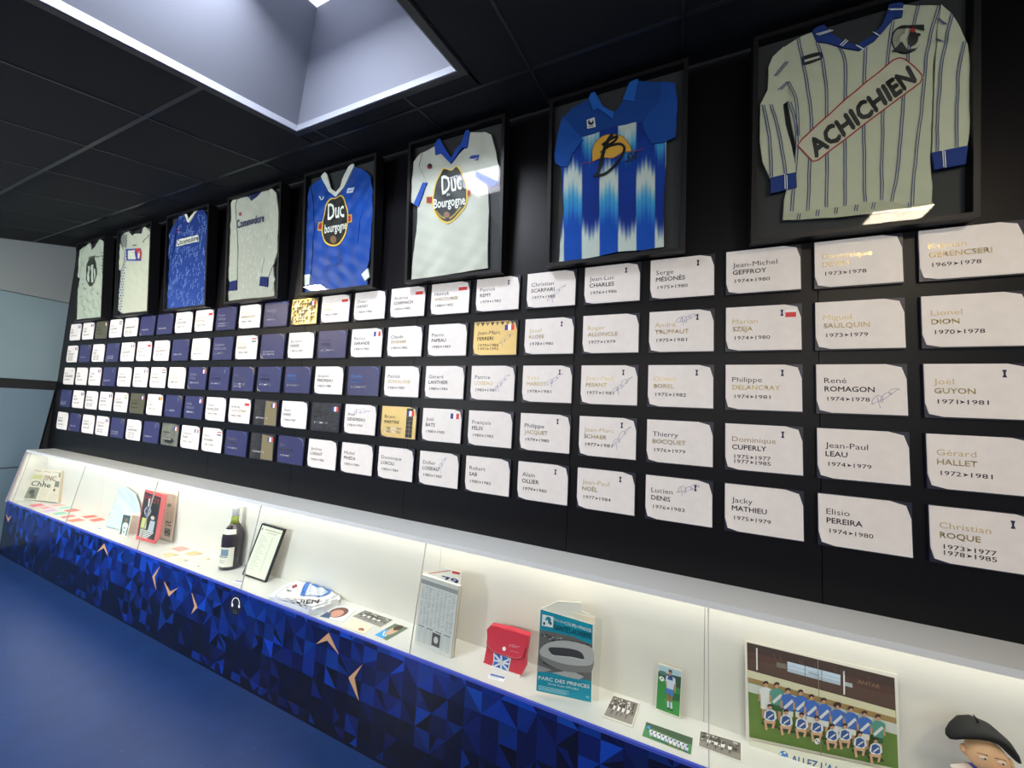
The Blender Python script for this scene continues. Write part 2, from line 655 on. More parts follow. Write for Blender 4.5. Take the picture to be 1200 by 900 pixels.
# ceiling luminaires, outside the frame, seen as reflections in the glass
for n_, (x, y, lb) in enumerate(((6.06, -1.31, 'white ceiling light above the last framed jersey'), (1.61, -1.31, 'white ceiling light near the blue long-sleeved jersey'), (1.22, -1.42, 'white ceiling light over the left end of the case'))):
    t = thing('ceiling_light', (x, y, ceil_z(y)), lb, 'ceiling light', 'ceiling lights')
    hw, hd = 0.12, 0.055
    a = [(x - hw, y - hd, ceil_z(y - hd) - 0.004), (x + hw, y - hd, ceil_z(y - hd) - 0.004), (x + hw, y + hd, ceil_z(y + hd) - 0.004), (x - hw, y + hd, ceil_z(y + hd) - 0.004)]
    MB().prism(a, [(p[0], p[1], p[2] + 0.006) for p in a]).build('diffuser', M_LAMP, t)
    hw, hd = 0.13, 0.065
    a = [(x - hw, y - hd, ceil_z(y - hd) - 0.001), (x + hw, y - hd, ceil_z(y - hd) - 0.001), (x + hw, y + hd, ceil_z(y + hd) - 0.001), (x - hw, y + hd, ceil_z(y + hd) - 0.001)]
    MB().prism(a, [(p[0], p[1], p[2] + 0.005) for p in a]).build('housing', M_FRAME, t)

# ================================================================== DISPLAY CASE
CX0, CX1 = 0.0, 8.1
dc = thing('display_case', (4.0, -0.1, 0), 'long white lit display case with pale grey ledge and blue triangle-patterned front', 'display case')
BY = -0.035
joints = [0.072, 1.072, 2.05, 3.042, 4.066, 5.068, 6.07, 7.07, 8.1]
MB().box((CX0, -0.157, LZ - 0.019), (CX1, 0.0, LZ)).build('top_ledge', M_LEDGE, dc)
js = [CX0] + joints
for i in range(len(js) - 1):
    MB().box((js[i] + 0.0006, BY, SHZ - 0.01), (js[i + 1] - 0.0006, -0.002, LZ - 0.019)).build('back_panel', M_WHITE, dc)
MB().box((CX0, FY + 0.002, SHZ - 0.018), (CX1, BY, SHZ)).build('shelf', M_SHELF, dc)
MB().box((CX0, FY - 0.002, SHZ - 0.003), (CX1, FY + 0.006, SHZ + 0.006)).build('rail', M_RAIL, dc)
ep = [(CX0, -0.150, LZ - 0.019), (CX0, FY, SHZ), (CX0, BY, SHZ), (CX0, BY, LZ - 0.019)]
MB().prism(ep, [(x - 0.012, y, z) for x, y, z in ep]).build('end_panel', M_WHITE, dc)
MB().prism([(CX0 - 0.013, -0.150, LZ - 0.019), (CX0 - 0.013, FY, SHZ), (CX0 - 0.013, FY - 0.008, SHZ), (CX0 - 0.013, -0.157, LZ - 0.019)], [(CX0 + 0.006, -0.150, LZ - 0.019), (CX0 + 0.006, FY, SHZ), (CX0 + 0.006, FY - 0.008, SHZ), (CX0 + 0.006, -0.157, LZ - 0.019)]).build('end_trim', mat('case_end_trim', (150, 138, 150), 0.35), dc)
for i in range(len(js) - 1):
    a, c = js[i] + 0.0012, js[i + 1] - 0.0012
    p = [(a, -0.150, LZ - 0.020), (c, -0.150, LZ - 0.020), (c, FY + 0.0065, SHZ + 0.0005), (a, FY + 0.0065, SHZ + 0.0005)]
    MB().prism(p, [(x, y + 0.005, z) for x, y, z in p]).build('glass_pane', M_CGLASS, dc)
    if i:
        p = [(js[i] - 0.0011, -0.150, LZ - 0.020), (js[i] + 0.0011, -0.150, LZ - 0.020), (js[i] + 0.0011, FY + 0.0065, SHZ + 0.0005), (js[i] - 0.0011, FY + 0.0065, SHZ + 0.0005)]
        MB().prism(p, [(x, y + 0.005, z) for x, y, z in p]).build('glass_joint', mat('silicone', (176, 172, 170), 0.4), dc)
MB().box((CX0 + 0.02, -0.062, LZ - 0.027), (CX1, -0.048, LZ - 0.019)).build('led_strip', M_LEDSTRIP, dc)
# the base behind the printed front
MB().box((CX0, FY + 0.004, 0.0), (CX1, -0.002, SHZ - 0.02)).build('base_carcass', M_SUBWALL, dc)
area('case_led', (4.05, -0.105, LZ - 0.032), (4.05, -0.135, SHZ), 8.0, 0.07, 4.0, (1.0, 0.94, 0.84))

# printed front: triangles in many blues


def Ffront(u, v, h):
    return Vector((u, FY - h, v))


fs_ = Sheet(Ffront)
blues = [(2, 4, 22), (3, 8, 38), (4, 14, 62), (5, 24, 86), (6, 36, 110), (8, 48, 138), (12, 62, 164)]


def pick(x, z):
    t = z / SHZ
    base = 0.6 + 3.4 * t + (0.3 if x < 2.4 else 0)
    k = base + R.gauss(0, 1.35)
    if t < 0.45:
        k = R.uniform(0, 0.9) if R.random() < 0.70 else R.uniform(1.0, 4.6)
    k = max(0, min(len(blues) - 1, int(round(k))))
    return tuple(v * R.uniform(0.92, 1.08) for v in blues[k])


LX, LZ_ = 0.0663, 0.0680


def lat(i, j):
    rj = random.Random(i * 97 + j)
    return (3.788 + LX * i + rj.uniform(-0.0015, 0.0015), 0.3885 - LZ_ * j + rj.uniform(-0.0015, 0.0015))


def clipz(poly):
    for z0, sgn in ((0.0, 1), (SHZ - 0.003, -1)):
        out = []
        for k in range(len(poly)):
            a, b_ = poly[k], poly[(k + 1) % len(poly)]
            da, db = sgn * (a[1] - z0), sgn * (b_[1] - z0)
            if da >= 0:
                out.append(a)
            if da * db < 0:
                t = da / (da - db)
                out.append((a[0] + (b_[0] - a[0]) * t, a[1] + (b_[1] - a[1]) * t))
        poly = out
        if len(poly) < 3:
            return []
    return poly


for i in range(-57, 66):
    for j in range(-1, 6):
        q = [lat(i, j), lat(i + 1, j), lat(i + 1, j + 1), lat(i, j + 1)]
        if (i + j) % 2 == 0:
            tris = [(q[0], q[1], q[2]), (q[0], q[2], q[3])]
        else:
            tris = [(q[1], q[2], q[3]), (q[1], q[3], q[0])]
        c0 = None
        for t in tris:
            m = (sum(p[0] for p in t) / 3, sum(p[1] for p in t) / 3)
            col = c0 if c0 and R.random() < 0.18 else pick(*m)
            c0 = col
            parts_ = [t]
            if R.random() < 0.16:
                k = R.randrange(3)
                a_, b_, c_ = t[k], t[(k + 1) % 3], t[(k + 2) % 3]
                mm = ((b_[0] + c_[0]) / 2, (b_[1] + c_[1]) / 2)
                parts_ = [(a_, b_, mm), (a_, mm, c_)]
            for n_, t2_ in enumerate(parts_):
                cc_ = col if n_ == 0 else pick(*m)
                pl_ = clipz([(max(0.0, min(8.1, p[0])), p[1]) for p in t2_])
                if len(pl_) > 2:
                    fs_._put(pl_, [tuple(range(len(pl_)))], lin(cc_), h=0.002)
fs_.rect(0.0, 0.0, 8.1, 0.012, (3, 5, 22), h=0.0022)
front = fs_.build('front_panel', M_FRONT, dc)
MB().box((CX0, FY - 0.0015, 0.0), (CX1, FY + 0.004, SHZ - 0.003)).build('front_board', M_SUBWALL, dc)
chev = [[(6.7, 602.7), (9.3, 611.5), (13.3, 604.4), (9.6, 607.8)], [(113.8, 646.7), (121.8, 637.3), (126.2, 651.1), (121.5, 642.2)],
        [(187.3, 663.8), (178.4, 675.5), (182.7, 691.1), (181, 676.7)], [(192.2, 681.8), (197.8, 698.9), (208.4, 688.9), (198.9, 693.3)],
        [(224.4, 695), (231, 712.4), (223.9, 719.6), (227.8, 710.5)], [(370.4, 754.8), (384.9, 741.8), (396.4, 766.3), (383.4, 750.5)],
        [(424.5, 778.8), (408.2, 794.2), (420.2, 821), (415.2, 794.5)]]
for q in chev:
    p = [onY(u, v, FY - 0.004) for u, v in q]
    MB().prism(p, [Vector((v.x, FY - 0.002, v.z)) for v in p]).build('chevron', M_BRONZE, front, label='copper coloured chevron on the blue front')
# audio guide sign
sg = Sheet(lambda u, v, h: onY(u, v, FY - 0.0025 - h))
sg.ell(276.2, 709.5, 6.8, 12.2, (8, 12, 34), 20)
arc = [(276.2 + 4.3 * math.cos(t), 707 + 6.4 * math.sin(t)) for t in [math.radians(170 + 10 * k) for k in range(21)]]
sg.line(arc, 0.9, (235, 238, 245))
sg.ell(272.3, 709.0, 1.1, 2.2, (235, 238, 245), 10)
sg.ell(280.1, 710.5, 1.1, 2.2, (235, 238, 245), 10)
sg.text('13', (273.3, 718.0), (4.0, 1.4), (0.1, -4.0), (235, 238, 245), bold=0.02)
sg.build('audio_sign', M_PRINT, front, label='black drop-shaped audio sign with white headphones')

# ================================================================== WALL PLAQUES
# kind: W white, B blue, O olive, G gold facets, K black facets, H half black half gold, P grey picture
PL = {}


def row(r, s):
    for c, e in enumerate(s.split('|')):
        PL[r, c] = [x.strip() for x in e.split(';')]


# fields: kind ; first ; LAST ; dates(,) ; name foil, reflection painted in (k black, g gold, h half, w pale, c cyan, d dark) ; extras: i icon, s signature, f:FR etc
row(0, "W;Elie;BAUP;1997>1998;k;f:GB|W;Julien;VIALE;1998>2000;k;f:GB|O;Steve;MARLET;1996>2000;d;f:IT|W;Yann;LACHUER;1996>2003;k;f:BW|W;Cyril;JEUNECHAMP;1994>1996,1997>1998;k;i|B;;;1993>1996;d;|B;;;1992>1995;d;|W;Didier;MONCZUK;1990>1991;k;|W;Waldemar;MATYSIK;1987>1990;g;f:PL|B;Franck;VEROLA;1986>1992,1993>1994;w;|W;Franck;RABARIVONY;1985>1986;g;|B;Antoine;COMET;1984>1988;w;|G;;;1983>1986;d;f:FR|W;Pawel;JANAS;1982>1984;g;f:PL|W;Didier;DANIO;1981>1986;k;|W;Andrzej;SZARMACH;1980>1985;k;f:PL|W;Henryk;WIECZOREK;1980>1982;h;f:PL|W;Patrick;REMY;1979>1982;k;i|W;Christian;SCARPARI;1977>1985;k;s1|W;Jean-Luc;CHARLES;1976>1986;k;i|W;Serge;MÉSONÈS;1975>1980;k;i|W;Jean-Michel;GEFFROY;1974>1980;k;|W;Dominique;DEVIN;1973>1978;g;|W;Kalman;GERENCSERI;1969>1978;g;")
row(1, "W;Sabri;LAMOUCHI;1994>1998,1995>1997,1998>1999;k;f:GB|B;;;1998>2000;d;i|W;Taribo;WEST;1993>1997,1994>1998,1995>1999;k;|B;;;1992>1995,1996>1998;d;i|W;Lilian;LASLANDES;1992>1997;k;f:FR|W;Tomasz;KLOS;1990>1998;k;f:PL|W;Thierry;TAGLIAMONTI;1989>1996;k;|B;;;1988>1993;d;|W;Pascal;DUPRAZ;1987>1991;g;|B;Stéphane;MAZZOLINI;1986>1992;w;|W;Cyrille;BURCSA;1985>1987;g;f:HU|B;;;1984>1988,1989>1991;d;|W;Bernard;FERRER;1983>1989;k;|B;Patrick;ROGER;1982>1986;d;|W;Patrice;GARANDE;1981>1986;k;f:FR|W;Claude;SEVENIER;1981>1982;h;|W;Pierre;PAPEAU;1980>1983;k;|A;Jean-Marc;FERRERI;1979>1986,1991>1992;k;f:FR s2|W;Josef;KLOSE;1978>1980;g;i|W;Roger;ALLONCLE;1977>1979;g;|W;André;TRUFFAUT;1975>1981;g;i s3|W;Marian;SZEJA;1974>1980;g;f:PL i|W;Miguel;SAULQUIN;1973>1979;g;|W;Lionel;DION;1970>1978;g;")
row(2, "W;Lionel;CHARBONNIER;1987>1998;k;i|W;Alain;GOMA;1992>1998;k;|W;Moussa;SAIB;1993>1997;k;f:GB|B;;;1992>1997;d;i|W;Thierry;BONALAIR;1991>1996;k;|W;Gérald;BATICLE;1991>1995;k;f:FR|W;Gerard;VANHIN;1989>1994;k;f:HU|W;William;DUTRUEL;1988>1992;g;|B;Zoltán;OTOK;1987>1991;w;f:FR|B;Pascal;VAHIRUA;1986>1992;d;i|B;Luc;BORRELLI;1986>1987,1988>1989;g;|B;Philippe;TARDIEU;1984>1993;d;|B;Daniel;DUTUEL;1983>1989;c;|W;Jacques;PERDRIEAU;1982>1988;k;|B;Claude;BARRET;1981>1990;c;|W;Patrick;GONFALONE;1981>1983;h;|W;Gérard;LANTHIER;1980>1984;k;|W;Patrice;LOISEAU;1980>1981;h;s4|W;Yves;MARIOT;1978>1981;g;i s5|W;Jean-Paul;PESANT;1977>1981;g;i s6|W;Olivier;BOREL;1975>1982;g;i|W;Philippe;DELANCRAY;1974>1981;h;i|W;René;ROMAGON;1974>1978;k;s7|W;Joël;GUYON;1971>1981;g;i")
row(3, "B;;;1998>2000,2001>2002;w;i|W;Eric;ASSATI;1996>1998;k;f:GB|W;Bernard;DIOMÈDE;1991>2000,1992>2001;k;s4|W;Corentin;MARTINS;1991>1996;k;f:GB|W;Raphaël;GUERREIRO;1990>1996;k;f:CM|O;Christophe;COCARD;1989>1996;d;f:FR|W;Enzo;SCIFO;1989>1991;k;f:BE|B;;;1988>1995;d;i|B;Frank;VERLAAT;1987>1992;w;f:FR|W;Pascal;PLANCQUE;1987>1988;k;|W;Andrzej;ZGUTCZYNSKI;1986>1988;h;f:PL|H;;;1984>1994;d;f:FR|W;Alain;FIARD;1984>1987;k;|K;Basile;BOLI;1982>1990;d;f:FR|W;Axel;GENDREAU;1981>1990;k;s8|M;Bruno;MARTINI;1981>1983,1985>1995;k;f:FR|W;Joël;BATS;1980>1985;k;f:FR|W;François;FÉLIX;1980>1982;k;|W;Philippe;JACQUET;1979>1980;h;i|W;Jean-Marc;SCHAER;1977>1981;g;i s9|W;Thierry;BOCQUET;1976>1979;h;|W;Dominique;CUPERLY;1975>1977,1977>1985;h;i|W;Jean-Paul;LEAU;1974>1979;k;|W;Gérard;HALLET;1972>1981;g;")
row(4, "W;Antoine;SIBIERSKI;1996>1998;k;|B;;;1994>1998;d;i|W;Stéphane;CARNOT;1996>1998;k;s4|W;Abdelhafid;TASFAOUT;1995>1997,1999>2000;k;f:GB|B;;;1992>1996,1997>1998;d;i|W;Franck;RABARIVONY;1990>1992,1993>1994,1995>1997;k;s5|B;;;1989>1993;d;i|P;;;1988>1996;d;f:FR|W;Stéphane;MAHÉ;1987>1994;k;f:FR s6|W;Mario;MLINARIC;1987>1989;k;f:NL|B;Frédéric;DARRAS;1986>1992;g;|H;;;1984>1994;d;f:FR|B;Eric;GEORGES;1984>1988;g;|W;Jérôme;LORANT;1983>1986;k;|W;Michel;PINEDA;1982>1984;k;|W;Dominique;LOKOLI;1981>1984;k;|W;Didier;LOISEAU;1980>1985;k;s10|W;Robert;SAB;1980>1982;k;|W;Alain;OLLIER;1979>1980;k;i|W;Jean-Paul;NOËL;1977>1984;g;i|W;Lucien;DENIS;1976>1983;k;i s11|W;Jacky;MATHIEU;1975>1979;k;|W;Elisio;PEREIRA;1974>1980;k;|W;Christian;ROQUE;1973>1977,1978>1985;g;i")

INK_DARK_FOIL, GOLD, GHOST, CYAN = (20, 20, 26), (198, 178, 122), (150, 150, 168), (60, 120, 190)
FLAGS = {'FR': ((36, 50, 130), (240, 240, 240), (208, 52, 50)), 'IT': ((70, 80, 60), (235, 235, 230), (150, 60, 50)), 'BE': ((50, 44, 40), (226, 180, 60), (196, 70, 60)), 'GB': ((70, 80, 130), (200, 190, 200), (150, 90, 110))}
HFLAGS = {'HU': ((176, 52, 50), (236, 236, 232), (60, 92, 66)), 'BW': ((40, 40, 46), (232, 232, 230), (40, 40, 46)), 'NL': ((182, 46, 52), (236, 236, 236), (34, 34, 62)), 'CM': ((150, 170, 60), (232, 232, 220), (70, 120, 70)), 'PL': ((238, 236, 234), (204, 44, 46), (204, 44, 46))}
FACE = [(0, 0), (0.1634, 0.0), (0.197, -0.009), (0.2069, -0.0435), (0.2076, -0.1475), (0.0375, -0.1475), (0.0075, -0.1405), (0.0002, -0.110)]
face_me = {}


def face_mesh(m):
    if m.name in face_me:
        return face_me[m.name]
    me = bpy.data.meshes.new('face')
    n = len(FACE)
    vs = [(x, y, 0.0126) for x, y in FACE] + [(x, y, 0.0100) for x, y in FACE]
    me.from_pydata(vs, [], [tuple(range(n - 1, -1, -1)), tuple(range(n, 2 * n))] + [(i, (i + 1) % n, n + (i + 1) % n, n + i) for i in range(n)])
    me.materials.append(m)
    face_me[m.name] = me
    return me


me_back = bpy.data.meshes.new('backing')
bb = MB().box((-0.0012, -PH - 0.0012, 0.0), (PW, 0.0012, 0.0100))
me_back.from_pydata(bb.v, [], bb.f)
me_back.materials.append(M_PBACK)


def signature(sh, n, x0, y0, x1, y1):
    rr = random.Random(n * 13)
    f1, f2, ph = rr.uniform(16, 24), rr.uniform(9, 14), rr.uniform(0, 6)
    am = 0.011
    pts = []
    for i in range(64):
        t = i / 63
        env = 0.45 + 0.55 * math.sin(3.14 * min(1, t * 1.1 + 0.05))
        pts.append((x0 + (x1 - x0) * t + 0.007 * math.sin(f1 * t + ph), y0 + (y1 - y0) * t + am * env * math.sin(f1 * t + ph + 1.3) + 0.004 * math.sin(f2 * t)))
    sh.line(pts, 0.0010, (44, 68, 136))
    sh.line([(x0 - 0.004, y0 - 0.004), ((x0 + x1) / 2, (y0 + y1) / 2 - 0.007), (x1 + 0.004, y1 + 0.003)], 0.0009, (44, 68, 136))
    sh.line([(x0 + 0.012, y0 + 0.016), (x0 + 0.018, y0 - 0.014)], 0.0010, (44, 68, 136))


SIGPOS = {1: (0.098, -0.118, 0.165, -0.060), 2: (0.125, -0.1, 0.185, -0.06), 3: (0.095, -0.038, 0.148, -0.022), 4: (0.12, -0.1, 0.18, -0.04), 5: (0.11, -0.075, 0.165, -0.035), 6: (0.125, -0.10, 0.185, -0.045), 7: (0.13, -0.115, 0.185, -0.075), 8: (0.06, -0.035, 0.17, -0.03), 9: (0.125, -0.105, 0.185, -0.03), 10: (0.10, -0.078, 0.142, -0.02), 11: (0.10, -0.045, 0.165, -0.02)}
ROWN = ['top row', 'second row', 'third row', 'fourth row', 'bottom row']
ORD = ['', 'first', 'second', 'third', 'fourth', 'fifth', 'sixth', 'seventh', 'eighth', 'ninth', 'tenth', 'eleventh', 'twelfth']
KINDN = {'W': 'white', 'B': 'blue', 'O': 'olive', 'G': 'shiny gold', 'A': 'pale gold', 'K': 'black', 'H': 'black and gold', 'M': 'gold and black', 'P': 'grey patterned'}
MFACE = {'W': M_PWHITE, 'B': M_PBLUE, 'O': M_POLIVE, 'G': mat('plaque_gold', (206, 176, 96), 0.28, metal=0.75, noise=0.25, nscale=60), 'A': mat('plaque_pale_gold', (206, 178, 112), 0.4, metal=0.25, noise=0.05, nscale=20), 'K': mat('plaque_black', (30, 31, 36), 0.35), 'H': mat('plaque_black', (30, 31, 36), 0.35), 'M': mat('plaque_pale_gold', (200, 172, 110), 0.4), 'P': mat('plaque_grey', (96, 98, 88), 0.35, noise=0.5, nscale=14)}
for (r_, c_), e in PL.items():
    kind, first, last, dates, ncol, ex = (e + [''] * 6)[:6]
    x0, z0 = c_ * PIT, S0 - r_ * ROW
    if c_ >= 12:
        k = 24 - c_
        pos = 'rightmost' if k == 1 else ORD[k] + ' from the right'
    else:
        k = c_ + 1
        pos = 'leftmost' if k == 1 else ORD[k] + ' from the left'
    d0 = dates.split(',')[0].split('>')
    lb = f"{KINDN[kind]} name plaque with small corner cuts, {ROWN[r_]}, {pos}"
    if c_ >= 12:
        lb = f"{KINDN[kind]} name plaque dated {d0[0]} to {dates.split(',')[-1].split('>')[1]}, {ROWN[r_]}, {pos}"
    M = Matrix(((1, 0, 0, x0), (0, 0, -1, 0), (0, 1, 0, z0), (0, 0, 0, 1)))
    t = thing('name_plaque', M, lb, 'plaque', 'name plaques on the dark wall')
    add_part('backing', me_back, t)
    add_part('face', face_mesh(MFACE[kind]), t)
    F = lambda u, v, h, M=M: M @ Vector((u, v, 0.0127 + h))
    near = c_ >= 10
    if kind in 'GKHMAP' or kind == 'B':
        fc = Sheet(F, 0.00005)
        rr = random.Random(r_ * 31 + c_)
        if kind == 'A':
            for q in range(8):
                a = 0.006 + q * 0.024
                fc._put([(a, -0.002), (a + 0.024, -0.002), (a + 0.012, -0.020)], [(0, 1, 2)], lin((70, 62, 40) if q % 2 else (120, 104, 62)))
        elif kind in 'GKHM':
            xl, xr = (0.004, 0.2) if kind in 'GK' else ((0.004, 0.10) if kind == 'H' else (0.15, 0.204))
            for q in range(int((xr - xl) / 0.0196)):
                for y in range(7):
                    a, b2 = xl + q * 0.0196, -0.006 - y * 0.0196
                    if kind == 'G':
                        c1, c2 = rr.choice([(250, 226, 150), (120, 98, 44), (60, 50, 26)]), rr.choice([(240, 208, 120), (150, 126, 60), (255, 244, 200)])
                    elif kind == 'K':
                        c1, c2 = rr.choice([(26, 27, 34), (40, 42, 50)]), rr.choice([(16, 17, 22), (34, 36, 42)])
                    else:
                        c1, c2 = rr.choice([(34, 34, 38), (52, 50, 50)]), rr.choice([(24, 24, 28), (40, 40, 40)])
                    fc._put([(a, b2), (a + 0.019, b2), (a, b2 - 0.019)], [(0, 1, 2)], lin(c1), h=0.0001)
                    fc._put([(a + 0.019, b2), (a + 0.019, b2 - 0.019), (a, b2 - 0.019)], [(0, 1, 2)], lin(c2), h=0.0001)
            if kind == 'H':
                fc.quad([(0.10, -0.004), (0.196, -0.012), (0.206, -0.144), (0.10, -0.145)], (118, 108, 78))
        elif kind == 'P':
            fc.ell(0.105, -0.115, 0.06, 0.018, (30, 31, 34), 16)
            fc.ell(0.06, -0.06, 0.05, 0.006, (66, 70, 66), 12)
        else:
            rc = rr.choice([(168, 150, 104), (64, 96, 150), (120, 122, 140)])
            fc._put([(0.150, -0.0006), (0.1634, -0.001), (0.197, -0.010), (0.206, -0.044), (0.2066, -0.05), (0.192, -0.014)], [(0, 1, 2, 5), (2, 3, 4, 5)], lin(rc), h=0.0001)
            if rr.random() < 0.4:
                fc._put([(0.0006, -0.11), (0.0082, -0.138), (0.040, -0.147), (0.012, -0.134)], [(0, 1, 2, 3)], lin((190, 180, 150)), h=0.0001)
        fc.build('facet_print', M_PRINT, t)
    # lettering
    dark = kind in 'BKHPGM'
    cF = {'k': INK_DARK_FOIL, 'g': GOLD, 'h': INK_DARK_FOIL, 'w': GHOST, 'c': CYAN, 'd': (38, 38, 58) if kind == 'B' else (58, 56, 48)}[ncol]  # foil reflections painted as fixed colours
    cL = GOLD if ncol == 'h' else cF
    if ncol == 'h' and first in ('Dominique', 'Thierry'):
        cL, cF = (GOLD, INK_DARK_FOIL) if first == 'Thierry' else (INK_DARK_FOIL, (150, 128, 92))
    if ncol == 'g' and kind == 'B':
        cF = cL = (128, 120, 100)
    if first:
        nm = Sheet(F, 0.0001)
        sx = 0.0200
        wf = glyphs(first, 0.004)[2] * sx
        sx = min(sx, 0.155 / max(glyphs(first, 0.004)[2], 1))
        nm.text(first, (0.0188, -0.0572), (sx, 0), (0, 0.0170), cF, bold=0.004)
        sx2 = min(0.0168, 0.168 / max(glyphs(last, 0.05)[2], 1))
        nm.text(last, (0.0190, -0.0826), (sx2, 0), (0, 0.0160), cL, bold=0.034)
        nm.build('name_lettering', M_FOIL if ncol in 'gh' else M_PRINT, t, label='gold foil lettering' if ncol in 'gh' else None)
    dt = Sheet(F, 0.0001)
    for q, dd in enumerate(dates.split(',')):
        y = -0.1110 - q * 0.0158
        if len(dates.split(',')) == 3:
            y += 0.008
        a, b2 = dd.split('>')
        dc_ = (232, 232, 238) if dark else INK_DARK_FOIL
        bd = 0.03 if dark else 0.012
        dt.text(a, (0.0256, y), None, (0, 0.0125), dc_, bold=bd, width=(0.0405, 0), h=0.00015)
        dt.text(b2, (0.0845, y), None, (0, 0.0125), dc_, bold=bd, width=(0.0405, 0), h=0.00015)
        dt._put([(0.0695, y + 0.0105), (0.0805, y + 0.0055), (0.0695, y + 0.0008), (0.0720, y + 0.0055)], [(0, 1, 2, 3)], lin(dc_), h=0.00015)
    dt.build('date_lettering', M_PRINT, t)
    for x in ex.split():
        if x == 'i':
            ic = Sheet(F)
            if kind == 'B':
                col = (150, 156, 176)
            else:
                col = (24, 30, 66)
            ix = 0.153
            ic.rect(ix, -0.0370, ix + 0.0078, -0.0330, col).rect(ix, -0.0205, ix + 0.0078, -0.0165, col)
            ic.poly([(ix + 0.0008, -0.034), (ix + 0.007, -0.034), (ix + 0.0058, -0.027), (ix + 0.007, -0.0195), (ix + 0.0008, -0.0195), (ix + 0.0020, -0.027)], col)
            ic.build('spool_symbol', M_PRINT, t)
        elif x.startswith('f:'):
            fg = Sheet(F)
            n_ = x[2:]
            fx0, fx1, fy0, fy1 = 0.150, 0.194, -0.042, -0.018
            if 'i' in ex.split() and n_ == 'PL':
                fx0 = 0.166
            if n_ in FLAGS:
                for q in range(3):
                    fg.rect(fx0 + (fx1 - fx0) * q / 3, fy0, fx0 + (fx1 - fx0) * (q + 1) / 3, fy1, FLAGS[n_][q], h=0.0002)
            else:
                for q in range(3):
                    fg.rect(fx0, fy1 + (fy0 - fy1) * (q + 1) / 3, fx1, fy1 + (fy0 - fy1) * q / 3, HFLAGS[n_][q], h=0.0002)
            fg.build('flag', M_PRINT, t)
        elif x.startswith('s'):
            sgn = Sheet(F)
            n_ = int(x[1:])
            signature(sgn, n_ + r_, *SIGPOS[n_])
            sgn.build('signature', M_PRINT, t, label='blue handwritten signature')
# ================================================================== FRAMED JERSEYS
FRX = [(0.180, 0.700), (0.905, 1.422), (1.628, 2.142), (2.345, 2.857), (3.050, 3.576), (3.776, 4.288), (4.487, 4.995), (5.189, 5.716)]
FB, HT, FD, FW = S0 + 0.008, 0.682, 0.058, 0.014
TILT = math.atan(0.07)       # the boxes hang with their tops leaning forward
TM = Matrix.Translation((0, 0, FB)) @ Matrix.Rotation(TILT, 4, 'X')
TU, TN = Vector((0, -math.sin(TILT), math.cos(TILT))), Vector((0, -math.cos(TILT), -math.sin(TILT)))
JL = ['white short-sleeved jersey with green crest', 'white jersey with chequered left edge', 'blue jersey with white printed panel', 'white long-sleeved jersey with navy cuffs', 'blue long-sleeved jersey with white collar', 'white short-sleeved jersey with blue collar', 'blue jersey with orange sun print', 'white blue-striped jersey with diagonal lettering']
for i, (a, b2) in enumerate(FRX):
    t = thing('display_box', (a, 0, FB), f'black glazed box frame on the wall around the {JL[i]}', 'display box', 'black boxes holding jerseys')
    MB().box((a, -FD, 0), (b2, -0.0004, FW), TM).build('frame_rail', M_FRAME, t)
    MB().box((a, -FD, HT - FW), (b2, -0.0004, HT), TM).build('frame_rail', M_FRAME, t)
    MB().box((a, -FD, FW), (a + FW, -0.0004, HT - FW), TM).build('frame_rail', M_FRAME, t)
    MB().box((b2 - FW, -FD, FW), (b2, -0.0004, HT - FW), TM).build('frame_rail', M_FRAME, t)
    MB().box((a + FW, -0.026, FW), (b2 - FW, -0.0008, HT - FW), TM).build('backing_board', M_BACK, t)
    MB().box((a + FW, -0.0565, FW), (b2 - FW, -0.0550, HT - FW), TM).build('glass_pane', M_GLASS, t)


